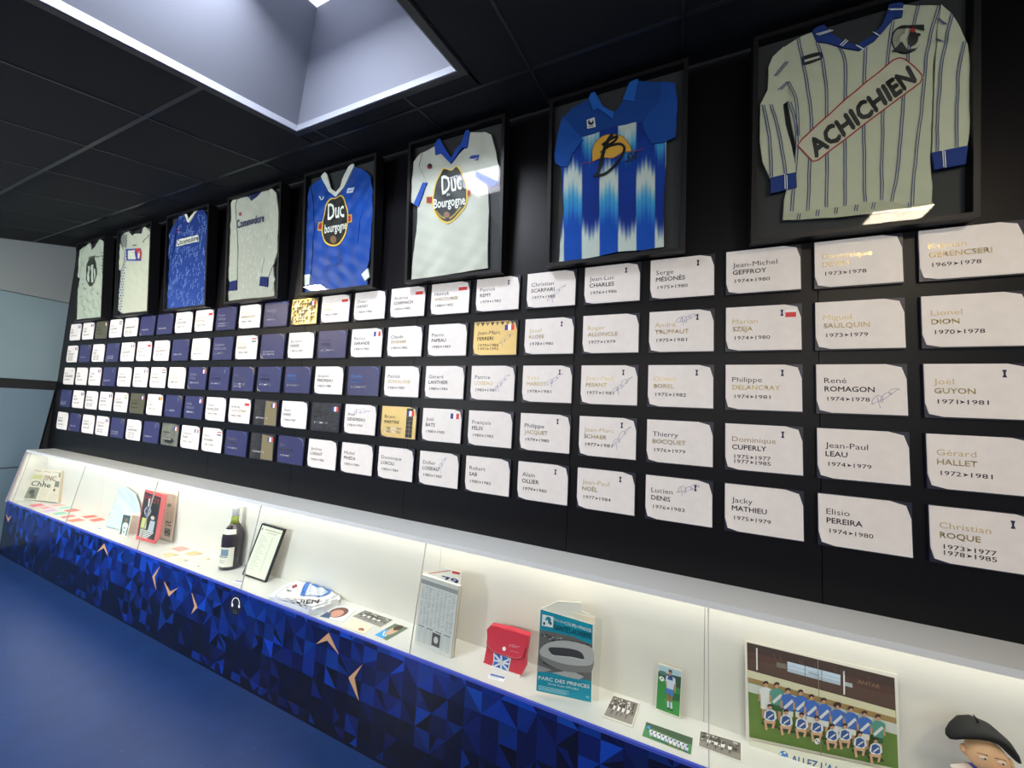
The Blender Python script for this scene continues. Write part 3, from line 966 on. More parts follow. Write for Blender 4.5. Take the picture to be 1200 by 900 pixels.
class Jersey:
    """pieces traced as outlines in local crop units; laid on a softly creased cloth surface in front of the backing board"""

    def __init__(self, idx, org, sc, label, depth=0.040, satin=False, wr=1.0):
        self.o, self.s, self.d, self.wr, self.idx = org, sc, depth, wr, idx
        a, b2 = FRX[idx]
        self.x0, self.x1 = a + FW + 0.001, b2 - FW - 0.001
        self.t = thing('football_jersey', ((a + b2) / 2, -depth, FB + FW), label, 'jersey', 'framed football jerseys')
        self.m = M_SATIN if satin else M_CLOTH
        self.sl, self.nc = [], 0

    def F(self, u, v, h):
        px, py = self.o[0] + u / self.s, self.o[1] + v / self.s
        base = Vector((0, 0, FB)) + TN * self.d
        p = on(px, py, base, TN)
        x, z = p.x, (p - base).dot(TU)
        x = max(self.x0, min(self.x1, x))
        z = max(FW + 0.001, min(HT - FW - 0.001, z))
        k = self.idx * 3.1
        w_ = 0.0016 * math.sin(x * 62 + 9 * math.sin(z * 7 + k) + k) + 0.0012 * math.sin(x * 31 - z * 44 + k * 2) + 0.0008 * math.sin(z * 90 + x * 40)
        q = base + TU * z + TN * (0.9 * w_ * self.wr + h)
        return Vector((x, q.y, q.z))

    def cloth(self, name, pts, col, h=0.0, cfn=None, grid=None, label=None, parent=None, m=None):
        s = Sheet(self.F)
        g = grid or 9 / 6 * self.s
        s.poly(pts, col, h=h, grid=g, cfn=cfn)
        # turned edge: a narrow skirt down to the backing gives the cloth its thickness
        n = len(pts)
        for i in range(n):
            a, b2 = pts[i], pts[(i + 1) % n]
            c = lin(col) if col else lin(cfn(*a))
            c = tuple(v * 0.8 for v in c)
            base = len(s.v)
            s.v += [self.F(*a, h), self.F(*b2, h), self.F(*b2, h - 0.007), self.F(*a, h - 0.007)]
            s.f.append((base, base + 1, base + 2, base + 3))
            s.c.append((c,) * 4)
        if name == 'cuff' and self.nc < len(self.sl):
            parent = self.sl[self.nc]
            self.nc += 1
        ob = s.build(name, m or self.m, parent or self.t, smooth=True, label=label)
        if name == 'sleeve':
            self.sl.append(ob)
        return ob

    def sheet(self, h0=0.0018):
        s = Sheet(lambda u, v, h: self.F(u, v, h + h0), 0.00025)
        s.maxlen = 2.5 * self.s
        return s

    def done(self, s, name, label=None):
        return s.build(name, M_PRINT, self.t, label=label)


def smooth_pts(pts, k=3, closed=True):
    out = []
    n = len(pts)
    for i in range(n if closed else n - 1):
        p0, p1, p2, p3 = (pts[(i - 1) % n], pts[i], pts[(i + 1) % n], pts[(i + 2) % n]) if closed else (pts[max(i - 1, 0)], pts[i], pts[i + 1], pts[min(i + 2, n - 1)])
        for q in range(k):
            t = q / k
            out.append(tuple(0.5 * ((2 * p1[j]) + (-p0[j] + p2[j]) * t + (2 * p0[j] - 5 * p1[j] + 4 * p2[j] - p3[j]) * t * t + (-p0[j] + 3 * p1[j] - 3 * p2[j] + p3[j]) * t ** 3) for j in (0, 1)))
    if not closed:
        out.append(pts[-1])
    return out


# --- jersey with diagonal lettering (right end)
J = Jersey(7, (840, 0), 3, 'cream long-sleeved jersey with thin blue stripes and diagonal black lettering, rightmost frame')
CR, NV, BL = (186, 186, 164), (44, 50, 84), (38, 58, 122)
J.cloth('body', [(335, 112), (350, 150), (390, 155), (450, 170), (500, 180), (550, 150), (590, 105), (618, 72), (648, 65), (655, 12), (700, 18), (785, 22), (772, 120), (760, 240), (757, 400), (750, 560), (757, 650), (755, 735), (700, 738), (620, 745), (540, 752), (430, 765), (300, 772), (232, 775), (238, 700), (262, 600), (280, 520), (262, 430), (246, 340), (225, 250), (235, 165), (280, 138)], CR)
J.cloth('sleeve', [(785, 22), (820, 50), (850, 100), (880, 160), (890, 230), (893, 330), (890, 440), (875, 518), (755, 542), (760, 400), (762, 300), (768, 180), (776, 90)], (190, 190, 168), 0.004)
J.cloth('sleeve', [(235, 165), (195, 205), (182, 235), (178, 320), (152, 370), (150, 500), (160, 570), (187, 630), (278, 610), (262, 520), (240, 440), (232, 370), (250, 355), (250, 290), (238, 230)], (190, 190, 168), 0.004)
J.cloth('cuff', [(752, 540), (877, 517), (872, 580), (762, 600)], BL, 0.006, label='blue cuff')
J.cloth('cuff', [(187, 628), (277, 608), (280, 660), (188, 683)], BL, 0.006, label='blue cuff')
J.cloth('collar', [(335, 112), (370, 78), (400, 122), (440, 148), (490, 163), (540, 132), (580, 90), (598, 40), (605, 10), (655, 12), (648, 65), (618, 72), (590, 105), (550, 150), (500, 180), (450, 170), (390, 155), (350, 150)], BL, 0.005, label='blue ribbed collar')
J.cloth('hem', [(232, 775), (238, 755), (320, 742), (430, 728), (540, 712), (600, 708), (690, 728), (757, 712), (755, 735), (700, 738), (620, 745), (540, 752), (430, 765), (300, 772)], (180, 179, 156), 0.003)
st = J.sheet()


def stripe(pts, h=None):
    pts = smooth_pts(pts, 4, False)
    st.line([(x - 4.2, y) for x, y in pts], 3.2, (46, 58, 112), h=h)
    st.line([(x + 4.2, y) for x, y in pts], 3.2, (46, 58, 112), h=h)


for p in ([(285, 135), (310, 260), (332, 420), (325, 600), (320, 742)], [(352, 152), (378, 250), (387, 420), (385, 730)], [(430, 165), (450, 220), (451, 450), (450, 724)], [(522, 168), (515, 400), (520, 712)], [(618, 75), (600, 200), (584, 400), (578, 705)], [(708, 20), (680, 140), (655, 350), (640, 550), (615, 708)], [(778, 25), (738, 180), (725, 330), (700, 530), (685, 724)], [(255, 360), (280, 450), (278, 560), (262, 745)]):
    stripe(p, 0.0002)
for p in ([(822, 55), (790, 200), (775, 350), (770, 537)], [(866, 150), (842, 280), (836, 523)], [(190, 370), (220, 490), (240, 616)], [(162, 372), (185, 500), (190, 625)], [(245, 222), (205, 272)], [(249, 292), (218, 322)], [(770, 70), (800, 92)], [(765, 146), (784, 156)], [(249, 292), (275, 350), (285, 480)]):
    stripe(p, 0.0052 if p[0] != (249, 292) else 0.0052)
for x, y in ((285, 765), (350, 752), (415, 744), (485, 735), (545, 728), (670, 728)):
    stripe([(x + 4, y - 12), (x, y + 10)], 0.0035)
for a, c in (((346, 128), (398, 112)), ((430, 165), (450, 147)), ((485, 165), (508, 180)), ((545, 118), (562, 132)), ((596, 42), (650, 38)), ((236, 618), (238, 668)), ((788, 533), (790, 594))):
    st.line([a, c], 3, (220, 222, 225), h=0.0068)
    st.line([(a[0] + 7, a[1] + 3), (c[0] + 7, c[1] + 3)], 3, (220, 222, 225), h=0.0068)
J.done(st, 'stripe')
s = J.sheet(0.002)
s.poly(smooth_pts([(286, 512), (302, 488), (460, 345), (620, 216), (650, 206), (684, 232), (718, 268), (716, 288), (560, 405), (350, 565), (334, 562)], 2), (190, 184, 164), h=0.0001)
s.line([(283, 514), (300, 489), (460, 343), (618, 214), (640, 205), (655, 208), (686, 236), (718, 266), (720, 278), (714, 292), (560, 406), (356, 563), (338, 568), (322, 552)], 5, (150, 36, 44), closed=True, h=0.0005)
s.text('ACHICHIEN', (345, 556), None, (-34, -52), (22, 24, 26), bold=0.10, width=(358, -272), h=0.0009)
J.done(s, 'lettering', 'black diagonal lettering in a red outline')
s = J.sheet(0.001)
s.line([(660 + 46 * math.cos(math.radians(a)), 140 + 46 * math.sin(math.radians(a))) for a in range(50, 320, 12)], 6, (26, 28, 30))
for a in range(130, 275, 12):
    s.line([(655 + 14 * math.cos(math.radians(a)), 138 + 14 * math.sin(math.radians(a))), (655 + 40 * math.cos(math.radians(a)), 138 + 40 * math.sin(math.radians(a)))], 1.6, (60, 62, 62))
s.poly([(640, 98), (726, 90), (728, 112), (712, 106), (690, 100), (640, 106)], (24, 26, 28))
s.poly([(612, 184), (648, 150), (668, 176), (700, 172), (712, 160), (694, 182), (660, 186)], (40, 42, 44))
s.ell(686, 140, 18, 24, (34, 26, 28))
s.ell(704, 128, 9, 6, (30, 30, 32))
s.ell(684, 112, 10, 9, (150, 34, 40))
J.done(s, 'crest', 'round dark winged crest with a red spot')
s = J.sheet(0.001)
s.poly(smooth_pts([(298, 206), (306, 198), (360, 186), (370, 190), (370, 206), (360, 214), (308, 230), (298, 226)]), (24, 25, 27))
s.line([(308, 216), (360, 203)], 7, (190, 188, 170))
J.done(s, 'maker_tab')

# --- blue jersey with sun print
J = Jersey(6, (630, 50), 6, 'blue jersey with white brushed stripes and an orange sun print, second frame from right')


def b_col(u, v):
    if v < 560:
        return (24, 66, 140)
    B0, B1, WH, CY = (20, 60, 150), (18, 44, 128), (196, 204, 200), (60, 146, 200)

    def mixc(a, b3, t):
        t = max(0, min(1, t))
        return tuple(a[i] + (b3[i] - a[i]) * t for i in range(3))
    edges = [150, 185, 310, 435, 565, 695, 825, 900]
    k = 0
    for q in range(7):
        if edges[q] <= u < edges[q + 1]:
            k = q
    cx, wd = (edges[k] + edges[k + 1]) / 2, (edges[k + 1] - edges[k])
    jag = abs(u - cx) / wd * 150 + 20 * math.sin(u * 0.22)
    if k % 2 == 1:
        y = v - jag
        if y < 790:
            return mixc(B1, B0, (y - 560) / 200)
        if y < 900:
            return mixc(B0, WH, (y - 790) / 90)
        if y < 960:
            return WH
        if y < 1080:
            return mixc(WH, CY, (y - 960) / 110)
        return mixc(CY, (20, 74, 170), (y - 1080) / 160)
    y = v + jag
    if k in (2, 4) and y < 760:
        return mixc(WH, CY, (y - 650) / 120)
    if y < 900:
        return mixc(CY, B0, (y - 760) / 120)
    if y < 1290:
        return mixc(B0, B1, (y - 900) / 300)
    if y < 1400:
        return mixc(B1, WH, (y - 1290) / 110)
    return WH


J.cloth('body', [(360, 400), (395, 440), (430, 470), (470, 475), (540, 495), (600, 412), (640, 380), (700, 275), (870, 280), (900, 400), (905, 690), (902, 850), (892, 1000), (886, 1250), (888, 1435), (720, 1460), (560, 1470), (440, 1500), (300, 1525), (152, 1540), (165, 1300), (186, 1180), (175, 1050), (165, 880), (180, 700), (175, 525), (240, 465)], None, cfn=b_col, grid=7.5)
J.cloth('yoke', [(350, 405), (395, 440), (430, 470), (470, 475), (540, 495), (600, 412), (640, 380), (700, 275), (870, 280), (890, 400), (780, 500), (735, 556), (570, 582), (432, 628), (310, 668), (240, 600), (176, 528), (240, 465)], (24, 64, 136), 0.0015, label='plain dark blue yoke')
J.cloth('sleeve', [(176, 525), (150, 620), (118, 800), (125, 850), (165, 876), (210, 872), (250, 780), (320, 690), (296, 650), (236, 590)], (28, 76, 158), 0.005)
J.cloth('sleeve', [(870, 280), (965, 290), (985, 420), (970, 668), (880, 712), (800, 715), (745, 610), (740, 560), (800, 480), (862, 420)], (26, 70, 148), 0.005)
J.cloth('collar', [(360, 400), (395, 335), (430, 400), (458, 452), (500, 478), (540, 495), (532, 548), (470, 500), (428, 470), (395, 485)], (34, 92, 178), 0.006)
J.cloth('collar', [(600, 412), (640, 300), (682, 240), (710, 275), (680, 422)], (34, 92, 178), 0.006)
s = J.sheet(0.003)
s.poly([(385, 838)] + [(523 + 140 * math.cos(math.radians(a)), 785 + 140 * math.sin(math.radians(a))) for a in range(172, 356, 10)] + [(662, 765), (600, 775), (530, 815), (450, 815)], (216, 160, 52))
s.line([(385, 838)] + [(523 + 140 * math.cos(math.radians(a)), 785 + 140 * math.sin(math.radians(a))) for a in range(172, 356, 8)] + [(662, 765)], 4, (90, 40, 40))
s.line(smooth_pts([(310, 856), (385, 842), (450, 815), (530, 812), (600, 772), (680, 770), (750, 746)], 4, False), 4, (150, 44, 60))
s.line(smooth_pts([(530, 645), (490, 700), (460, 790), (440, 880), (412, 945)], 4, False), [14] + [26] * 12 + [18] * 4, (12, 14, 20))
s.line(smooth_pts([(455, 725), (500, 690), (560, 662), (540, 700), (480, 735), (500, 735), (580, 718), (612, 745), (590, 800), (540, 870), (470, 925), (392, 942)], 4, False), 19, (12, 14, 20))
s.line([(440, 775), (500, 745)], 9, (12, 14, 20))
s.text('SA', (616, 848), (52, -14), (8, -62), (10, 14, 28), bold=0.05, shear=0.3)
J.done(s, 'sun_print', 'orange half-sun print with a black brushed letter B')
s = J.sheet(0.004)
s.quad([(345, 545), (402, 530), (410, 598), (352, 613)], (222, 222, 222))
s.ell(376, 566, 21, 22, (20, 22, 28))
s.ell(378, 556, 10, 12, (222, 222, 222))
s.line([(360, 602), (396, 592)], 5, (40, 42, 48))
J.done(s, 'maker_badge', 'white square badge with a black ring')


def shield(s, pts, blocks):
    s.poly([(x, y) for x, y in pts], (226, 184, 60))
    cx, cy = sum(p[0] for p in pts) / len(pts), sum(p[1] for p in pts) / len(pts)
    s.poly([(cx + (x - cx) * 0.93, cy + (y - cy) * 0.945) for x, y in pts], (26, 24, 24))


# --- white short-sleeved jersey
J = Jersey(5, (460, 120), 4, 'white short-sleeved jersey with blue collar, blue cuffs and a black oval crest')
WJ = (216, 215, 206)


def w_col(u, v):
    k = 0.5 + 0.5 * math.sin(u / 26.0)
    return tuple(c * (0.955 + 0.045 * k) for c in (200, 197, 187))


J.cloth('body', [(200, 205), (228, 242), (275, 290), (330, 222), (352, 200), (362, 140), (430, 140), (445, 250), (446, 385), (450, 500), (446, 700), (447, 776), (300, 800), (180, 820), (88, 832), (96, 720), (112, 600), (120, 480), (135, 380), (120, 300), (140, 235)], None, cfn=w_col)
J.cloth('sleeve', [(140, 235), (100, 280), (92, 400), (90, 470), (118, 490), (162, 380), (125, 300)], (194, 191, 182), 0.004)
J.cloth('sleeve', [(430, 140), (465, 155), (485, 230), (502, 330), (494, 375), (470, 400), (390, 348), (400, 300), (440, 220)], (197, 194, 184), 0.004)
J.cloth('cuff', [(145, 378), (164, 378), (124, 492), (102, 480)], (48, 80, 168), 0.006, label='blue cuff')
J.cloth('cuff', [(394, 328), (497, 372), (488, 390), (470, 402), (389, 350)], (48, 80, 168), 0.006, label='blue cuff')
J.cloth('collar', [(200, 200), (220, 162), (240, 205), (275, 262), (325, 190), (352, 125), (365, 140), (350, 215), (328, 214), (275, 290), (228, 240), (205, 250)], (40, 76, 172), 0.006, label='blue polo collar')
s = J.sheet(0.002)
s.quad([(160, 442), (190, 440), (186, 478), (158, 474)], (206, 170, 70))
s.quad([(163, 446), (190, 445), (185, 474), (161, 471)], (146, 30, 40))
s.quad([(348, 412), (371, 404), (369, 442), (347, 450)], (206, 170, 70))
s.quad([(348, 416), (368, 409), (366, 438), (347, 445)], (146, 30, 40))
shield(s, smooth_pts([(240, 308), (280, 318), (305, 298), (332, 340), (352, 400), (347, 480), (312, 530), (257, 570), (205, 532), (188, 470), (200, 390), (224, 335)], 3), None)
s.text('Duc', (234, 432), None, (-3, -88), (228, 226, 218), bold=0.03, width=(92, -26))
s.text('de', (256, 442), None, (0, -14), (228, 226, 218), bold=0.01, width=(16, -4))
s.text('Bourgogne', (196, 500), None, (-1, -46), (228, 226, 218), bold=0.03, width=(146, -22))
s.line(smooth_pts([(206, 510), (228, 536), (250, 545)], 3, False), 9, (150, 124, 50))
s.line(smooth_pts([(322, 492), (300, 520), (268, 545)], 3, False), 9, (150, 124, 50))
s.ell(256, 528, 13, 14, (130, 88, 62))
J.done(s, 'crest', 'black shield crest with white lettering and gold edge')
s = J.sheet(0.001)
s.ell(175, 300, 12, 14, (150, 40, 50))
s.ell(176, 296, 8, 9, (30, 26, 34))
s.quad([(358, 262), (370, 250), (409, 246), (400, 272), (358, 278)], (36, 62, 150))
s.line([(366, 268), (398, 262)], 3, (226, 226, 226))
J.done(s, 'maker_badge')

# --- blue long-sleeved jersey
J = Jersey(4, (340, 170), 4.865, 'blue long-sleeved satin jersey with white collar, white cuffs and black shield crest', satin=True)


def bl_col(u, v):
    k = 0.5 + 0.5 * math.sin(u / 12.0)
    return tuple(c * (0.92 + 0.1 * k) for c in (18, 68, 158))


J.cloth('body', [(180, 185), (222, 268), (265, 298), (312, 245), (322, 225), (370, 125), (430, 145), (440, 300), (400, 420), (385, 560), (400, 680), (445, 740), (438, 800), (240, 822), (75, 840), (73, 800), (120, 760), (125, 640), (135, 480), (128, 320), (110, 240), (140, 215)], None, cfn=bl_col)
J.cloth('sleeve', [(118, 232), (104, 300), (86, 420), (80, 500), (86, 640), (74, 748), (120, 742), (128, 640), (138, 480), (134, 320)], (19, 64, 148), 0.004)
J.cloth('sleeve', [(425, 143), (460, 180), (473, 260), (472, 400), (462, 560), (455, 650), (440, 705), (412, 738), (385, 680), (388, 580), (405, 430), (430, 300)], (19, 66, 152), 0.004)
J.cloth('cuff', [(75, 745), (120, 738), (112, 795), (68, 803)], (220, 220, 216), 0.006, label='white cuff')
J.cloth('cuff', [(410, 740), (445, 704), (458, 755), (430, 776)], (220, 220, 216), 0.006, label='white cuff')
J.cloth('collar', [(180, 180), (200, 150), (215, 168), (238, 252), (265, 270), (292, 240), (300, 200), (335, 125), (368, 108), (370, 125), (320, 228), (312, 245), (265, 298), (222, 266)], (222, 220, 212), 0.006, label='white polo collar')
s = J.sheet(0.002)
for q in (([(160, 440), (196, 436), (194, 492), (158, 488)], (206, 170, 70)), ([(165, 446), (192, 443), (190, 484), (163, 481)], (156, 34, 44)), ([(328, 400), (356, 396), (354, 440), (328, 448)], (206, 170, 70)), ([(332, 406), (351, 402), (350, 434), (332, 441)], (156, 34, 44))):
    s.quad(*q)
shield(s, smooth_pts([(232, 306), (265, 302), (300, 288), (328, 360), (332, 465), (292, 560), (235, 577), (190, 540), (186, 455), (204, 350)], 3), None)
s.text('Duc', (218, 428), None, (0, -96), (226, 226, 220), bold=0.03, width=(92, -20))
s.text('bourgogne', (200, 505), None, (0, -52), (226, 226, 220), bold=0.03, width=(126, -26))
s.ell(250, 540, 18, 22, (124, 90, 60))
J.done(s, 'crest', 'black shield crest with white lettering and gold edge')
s = J.sheet(0.001)
s.line(smooth_pts([(168, 292), (174, 308), (186, 306), (188, 292)], 3, False), 6, (214, 218, 226))
s.quad([(330, 246), (370, 240), (360, 272), (320, 274)], (200, 208, 226))
s.line([(332, 262), (358, 256)], 4, (40, 70, 150))
J.done(s, 'maker_badge')
s = J.sheet(0.001)
for q in range(4):
    rr = random.Random(q + 3)
    s.line(smooth_pts([(225 + k * 11, 640 + q * 20 - k * 2 + rr.uniform(-9, 9)) for k in range(8)], 3, False), 1.6, (20, 30, 70))
J.done(s, 'signature', 'dark handwritten signatures')

# --- white long-sleeved jersey
J = Jersey(3, (250, 200), 5.29, 'white long-sleeved jersey with navy cuffs, navy chest lettering and woven dashes')
J.cloth('body', [(195, 145), (240, 190), (300, 130), (320, 103), (350, 104), (372, 250), (360, 420), (370, 560), (378, 780), (230, 790), (75, 810), (84, 700), (140, 640), (150, 480), (140, 300), (125, 200), (150, 165)], (180, 177, 166))
J.cloth('sleeve', [(150, 160), (125, 185), (108, 215), (95, 290), (80, 430), (84, 600), (103, 690), (150, 682), (156, 520), (148, 330), (140, 220)], (183, 180, 168), 0.004)
J.cloth('sleeve', [(345, 104), (360, 105), (395, 140), (408, 260), (402, 500), (372, 590), (342, 662), (297, 660), (330, 480), (345, 300), (352, 180)], (183, 180, 168), 0.004)
J.cloth('cuff', [(103, 690), (150, 680), (150, 740), (103, 748)], (34, 42, 96), 0.006, label='navy cuff')
J.cloth('cuff', [(297, 658), (343, 660), (338, 722), (292, 715)], (34, 42, 96), 0.006, label='navy cuff')
J.cloth('collar', [(195, 145), (218, 142), (240, 146), (276, 132), (300, 125), (318, 104), (300, 134), (240, 190)], (32, 38, 82), 0.001, label='navy inner collar')
s = J.sheet(0.001)
rr = random.Random(5)
for q in range(190):
    u, v = rr.uniform(105, 385), rr.uniform(210, 770)
    if v < 370 and u < 330:
        continue
    hh = 0.0045 if (u < 145 or u > 345) else None
    s.line([(u, v), (u + rr.uniform(2, 6), v - rr.uniform(12, 26))], 3.0, (206, 205, 196), h=hh or 0.0003)
for q in range(60):
    u, v = rr.uniform(150, 340), rr.uniform(165, 300)
    s.line([(u, v), (u + 1, v - 14)], 2.0, (176, 176, 170), h=0.0003)
J.done(s, 'woven_dashes')
s = J.sheet(0.002)
s.text('Commodore', (146, 358), None, (0, -50), (26, 34, 78), bold=0.07, width=(172, -44))
J.done(s, 'lettering', 'navy chest lettering')
s = J.sheet(0.001)
s.ell(168, 268, 9, 13, (140, 44, 52))
J.done(s, 'maker_badge')

# --- blue jersey with woven dashes
J = Jersey(2, (180, 230), 6.425, 'blue jersey with pale woven dashes and a white chest panel with black lettering')
J.cloth('body', [(230, 115), (270, 200), (338, 85), (385, 110), (408, 150), (410, 250), (400, 400), (388, 600), (378, 820), (250, 832), (100, 845), (105, 700), (120, 480), (130, 330), (160, 215), (190, 155)], None, cfn=lambda u, v: (22 + v * 0.02, 42 + v * 0.03, 104 + v * 0.05))
J.cloth('sleeve', [(190, 155), (165, 210), (140, 250), (112, 330), (108, 470), (135, 482), (158, 400), (172, 270)], (28, 54, 122), 0.004)
J.cloth('sleeve', [(385, 110), (408, 150), (412, 260), (404, 395), (372, 390), (366, 240)], (28, 54, 122), 0.004)
J.cloth('collar', [(230, 115), (250, 112), (270, 178), (318, 100), (340, 82), (332, 112), (272, 202), (255, 190)], (214, 210, 198), 0.005, label='white V collar')
s = J.sheet(0.001)
rr = random.Random(9)
for q in range(260):
    u, v = rr.uniform(112, 402), rr.uniform(130, 825)
    if 175 < u < 345 and 290 < v < 375 or (abs(u - 285) < 45 and v < 205) or (v < 260 and u < 185):
        continue
    if u < 125 + (480 - v) * 0.0 and v < 340:
        continue
    L_ = rr.uniform(14, 34)
    s.line([(u, v), (u + rr.uniform(-3, 3), v + L_)], 4.5, (88, 112, 176), h=0.0046 if (v < 480 and (u < 160 or u > 366)) else 0.0003)
    if rr.random() < 0.5:
        s.line([(u, v), (u + 16, v - 7)], 4.5, (88, 112, 176), h=0.0046 if (v < 480 and (u < 160 or u > 350)) else 0.0003)
J.done(s, 'woven_dashes')
s = J.sheet(0.002)
s.quad([(178, 330), (340, 290), (342, 340), (175, 378)], (214, 212, 202))
s.text('Commodore', (180, 370), None, (0, -40), (22, 22, 24), bold=0.07, width=(160, -38))
J.done(s, 'lettering', 'white chest panel with black lettering')
s = J.sheet(0.001)
s.line([(180, 250), (198, 244)], 8, (168, 80, 66))
s.line([(182, 272), (198, 266)], 8, (168, 80, 66))
J.done(s, 'maker_badge')

# --- white jersey with chequered edge
J = Jersey(1, (80, 250), 6.43, 'white jersey with a blue chequered side and a blue and red chest box')
J.cloth('body', [(455, 105), (470, 140), (485, 162), (500, 155), (540, 152), (560, 85), (620, 125), (632, 160), (628, 250), (615, 330), (612, 400), (605, 560), (595, 735), (490, 745), (412, 755), (374, 728), (385, 600), (400, 430), (420, 300), (400, 230), (390, 190), (430, 140)], (186, 184, 168))
J.cloth('sleeve', [(385, 232), (372, 330), (378, 418), (398, 432), (415, 400), (428, 300), (400, 240)], (184, 182, 168), 0.004)
J.cloth('collar', [(455, 105), (468, 100), (490, 150), (498, 150), (484, 168), (468, 150)], (34, 34, 40), 0.003, label='black collar edge')
J.cloth('collar', [(540, 152), (552, 110), (562, 80), (568, 100), (552, 150)], (34, 34, 40), 0.003, label='black collar edge')
s = J.sheet(0.001)
for k in range(21):
    for q in range(4):
        if (k + q) % 2 == 0:
            u = 408 - k * 1.7 + q * 8
            v = 300 + k * 21
            s.quad([(u, v), (u + 8, v - 2), (u + 8, v + 9), (u, v + 11)], (36, 50, 130), h=0.0003)
for k in range(9):
    for q in range(5):
        if (k + q) % 2 == 0:
            u, v = 398 + q * 9, 160 + k * 11
            s.quad([(u, v), (u + 9, v - 3), (u + 9, v + 8), (u, v + 11)], (34, 38, 70), h=0.0003)
s.line([(568, 88), (625, 140)], 5, (24, 24, 28), h=0.0005)
s.line([(612, 160), (562, 222)], 4, (24, 24, 28), h=0.0005)
J.done(s, 'chequer_print')
s = J.sheet(0.002)
s.quad([(438, 270), (550, 264), (552, 358), (438, 358)], (50, 64, 150))
s.quad([(452, 282), (508, 278), (508, 346), (452, 348)], (208, 206, 190))
s.quad([(508, 266), (545, 264), (554, 300), (544, 362), (508, 358)], (184, 40, 50))
s.quad([(528, 286), (540, 284), (540, 340), (528, 342)], (208, 206, 190))
s.line([(488, 242), (514, 240)], 7, (60, 60, 60))
J.done(s, 'chest_box', 'blue and red chest box')

# --- leftmost jersey
J = Jersey(0, (80, 250), 6.43, 'white signed jersey with a dark green oval crest, leftmost frame')
J.cloth('body', [(165, 200), (178, 275), (205, 245), (232, 185), (265, 210), (278, 250), (275, 300), (262, 450), (255, 620), (250, 780), (150, 790), (55, 800), (70, 600), (85, 500), (95, 330), (100, 280), (125, 255), (150, 230)], (180, 184, 168))
J.cloth('sleeve', [(120, 255), (90, 280), (80, 330), (72, 400), (78, 480), (88, 490), (100, 400), (108, 300)], (182, 186, 172), 0.004)
J.cloth('sleeve', [(240, 190), (266, 210), (279, 250), (275, 300), (268, 430), (252, 420), (250, 300)], (182, 186, 172), 0.004)
s = J.sheet(0.002)
s.ell(176, 440, 40, 112, (44, 58, 36), 22, rot=0.06)
s.ell(176, 440, 33, 100, (30, 34, 30), 22, rot=0.06)
s.quad([(150, 400), (168, 395), (160, 520), (146, 515)], (186, 190, 176))
s.quad([(176, 390), (192, 386), (190, 520), (176, 522)], (186, 190, 176))
s.quad([(198, 420), (208, 418), (204, 500), (196, 502)], (186, 190, 176))
s.line([(160, 340), (205, 325)], 16, (70, 84, 66))
J.done(s, 'crest', 'dark green oval crest')
s = J.sheet(0.001)
rr = random.Random(21)
for q in range(34):
    u, v = rr.uniform(85, 245), rr.uniform(560, 770)
    if q > 24:
        u, v = rr.choice([108, 232]) + rr.uniform(-8, 8), rr.uniform(300, 540)
    s.line([(u, v), (u + 6, v - 12), (u + 9, v + 6), (u + 15, v - 8)], 1.8, (96, 108, 100), h=0.0046 if q > 24 else 0.0003)
s.line([(158, 205), (178, 278), (205, 246)], 4, (50, 60, 50))
s.line([(212, 328), (250, 322)], 5, (40, 44, 44))
for q in range(7):
    s.ell(262, 300 + q * 24, 5, 6, (50, 90, 86), 8, h=0.0047)
J.done(s, 'signature', 'dark pen signatures')

# ================================================================== THINGS IN THE CASE


def lean_frame(BL, BR, lean, z=SHZ + 0.001, ymin=0.012):
    a, b2 = onZ(BL[0], BL[1], z), onZ(BR[0], BR[1], z)
    a.y, b2.y = min(a.y, BY - ymin), min(b2.y, BY - ymin)
    d = b2 - a
    n = d.cross(Vector((0, 0, 1))).normalized()
    if n.y > 0:
        n = -n
    up = (Vector((0, 0, 1)) - n * lean).normalized()
    nn = d.normalized().cross(up).normalized()
    if nn.y > 0:
        nn = -nn
    return a, b2, d.normalized(), up, nn


def quad_on(px, p0, n):
    return [on(u, v, p0, n) for u, v in px]


def slab(name, q, n, t, m, parent, label=None):
    """a thin board: front corners q, thickness t behind the face"""
    return MB().prism(q, [p - n * t for p in q]).build(name, m, parent, label=label)


def bil(q, n, lift=0.0004):
    """q = TL, TR, BR, BL ; u to the right 0..1, v down 0..1"""
    def F(u, v, h):
        return (q[0] * (1 - u) + q[1] * u) * (1 - v) + (q[3] * (1 - u) + q[2] * u) * v + n * (lift + h)
    return F


UP = Vector((0, 0, 1))


def card(name, px, label, cat, draw=None, mcol=None, t=0.0012, group=None, z=SHZ, edge=M_PAPER):
    """a flat card lying on the shelf; px = TL, TR, BR, BL"""
    q = [onZ(u, v, z + t) for u, v in px]
    for p in q:
        p.y = max(min(p.y, BY - 0.001), FY + 0.008)
    c = sum(q, Vector()) / 4
    o = thing(name, (c.x, c.y, z), label, cat, group)
    m = edge if mcol is None else mat('card_%d_%d_%d' % mcol, mcol, 0.6)
    slab('card_stock', q, UP, t - 0.0002, m, o)
    if draw:
        s = Sheet(bil(q, UP, 0.0002), 0.00006)
        draw(s)
        s.build('print', M_PRINT, o)
    return o


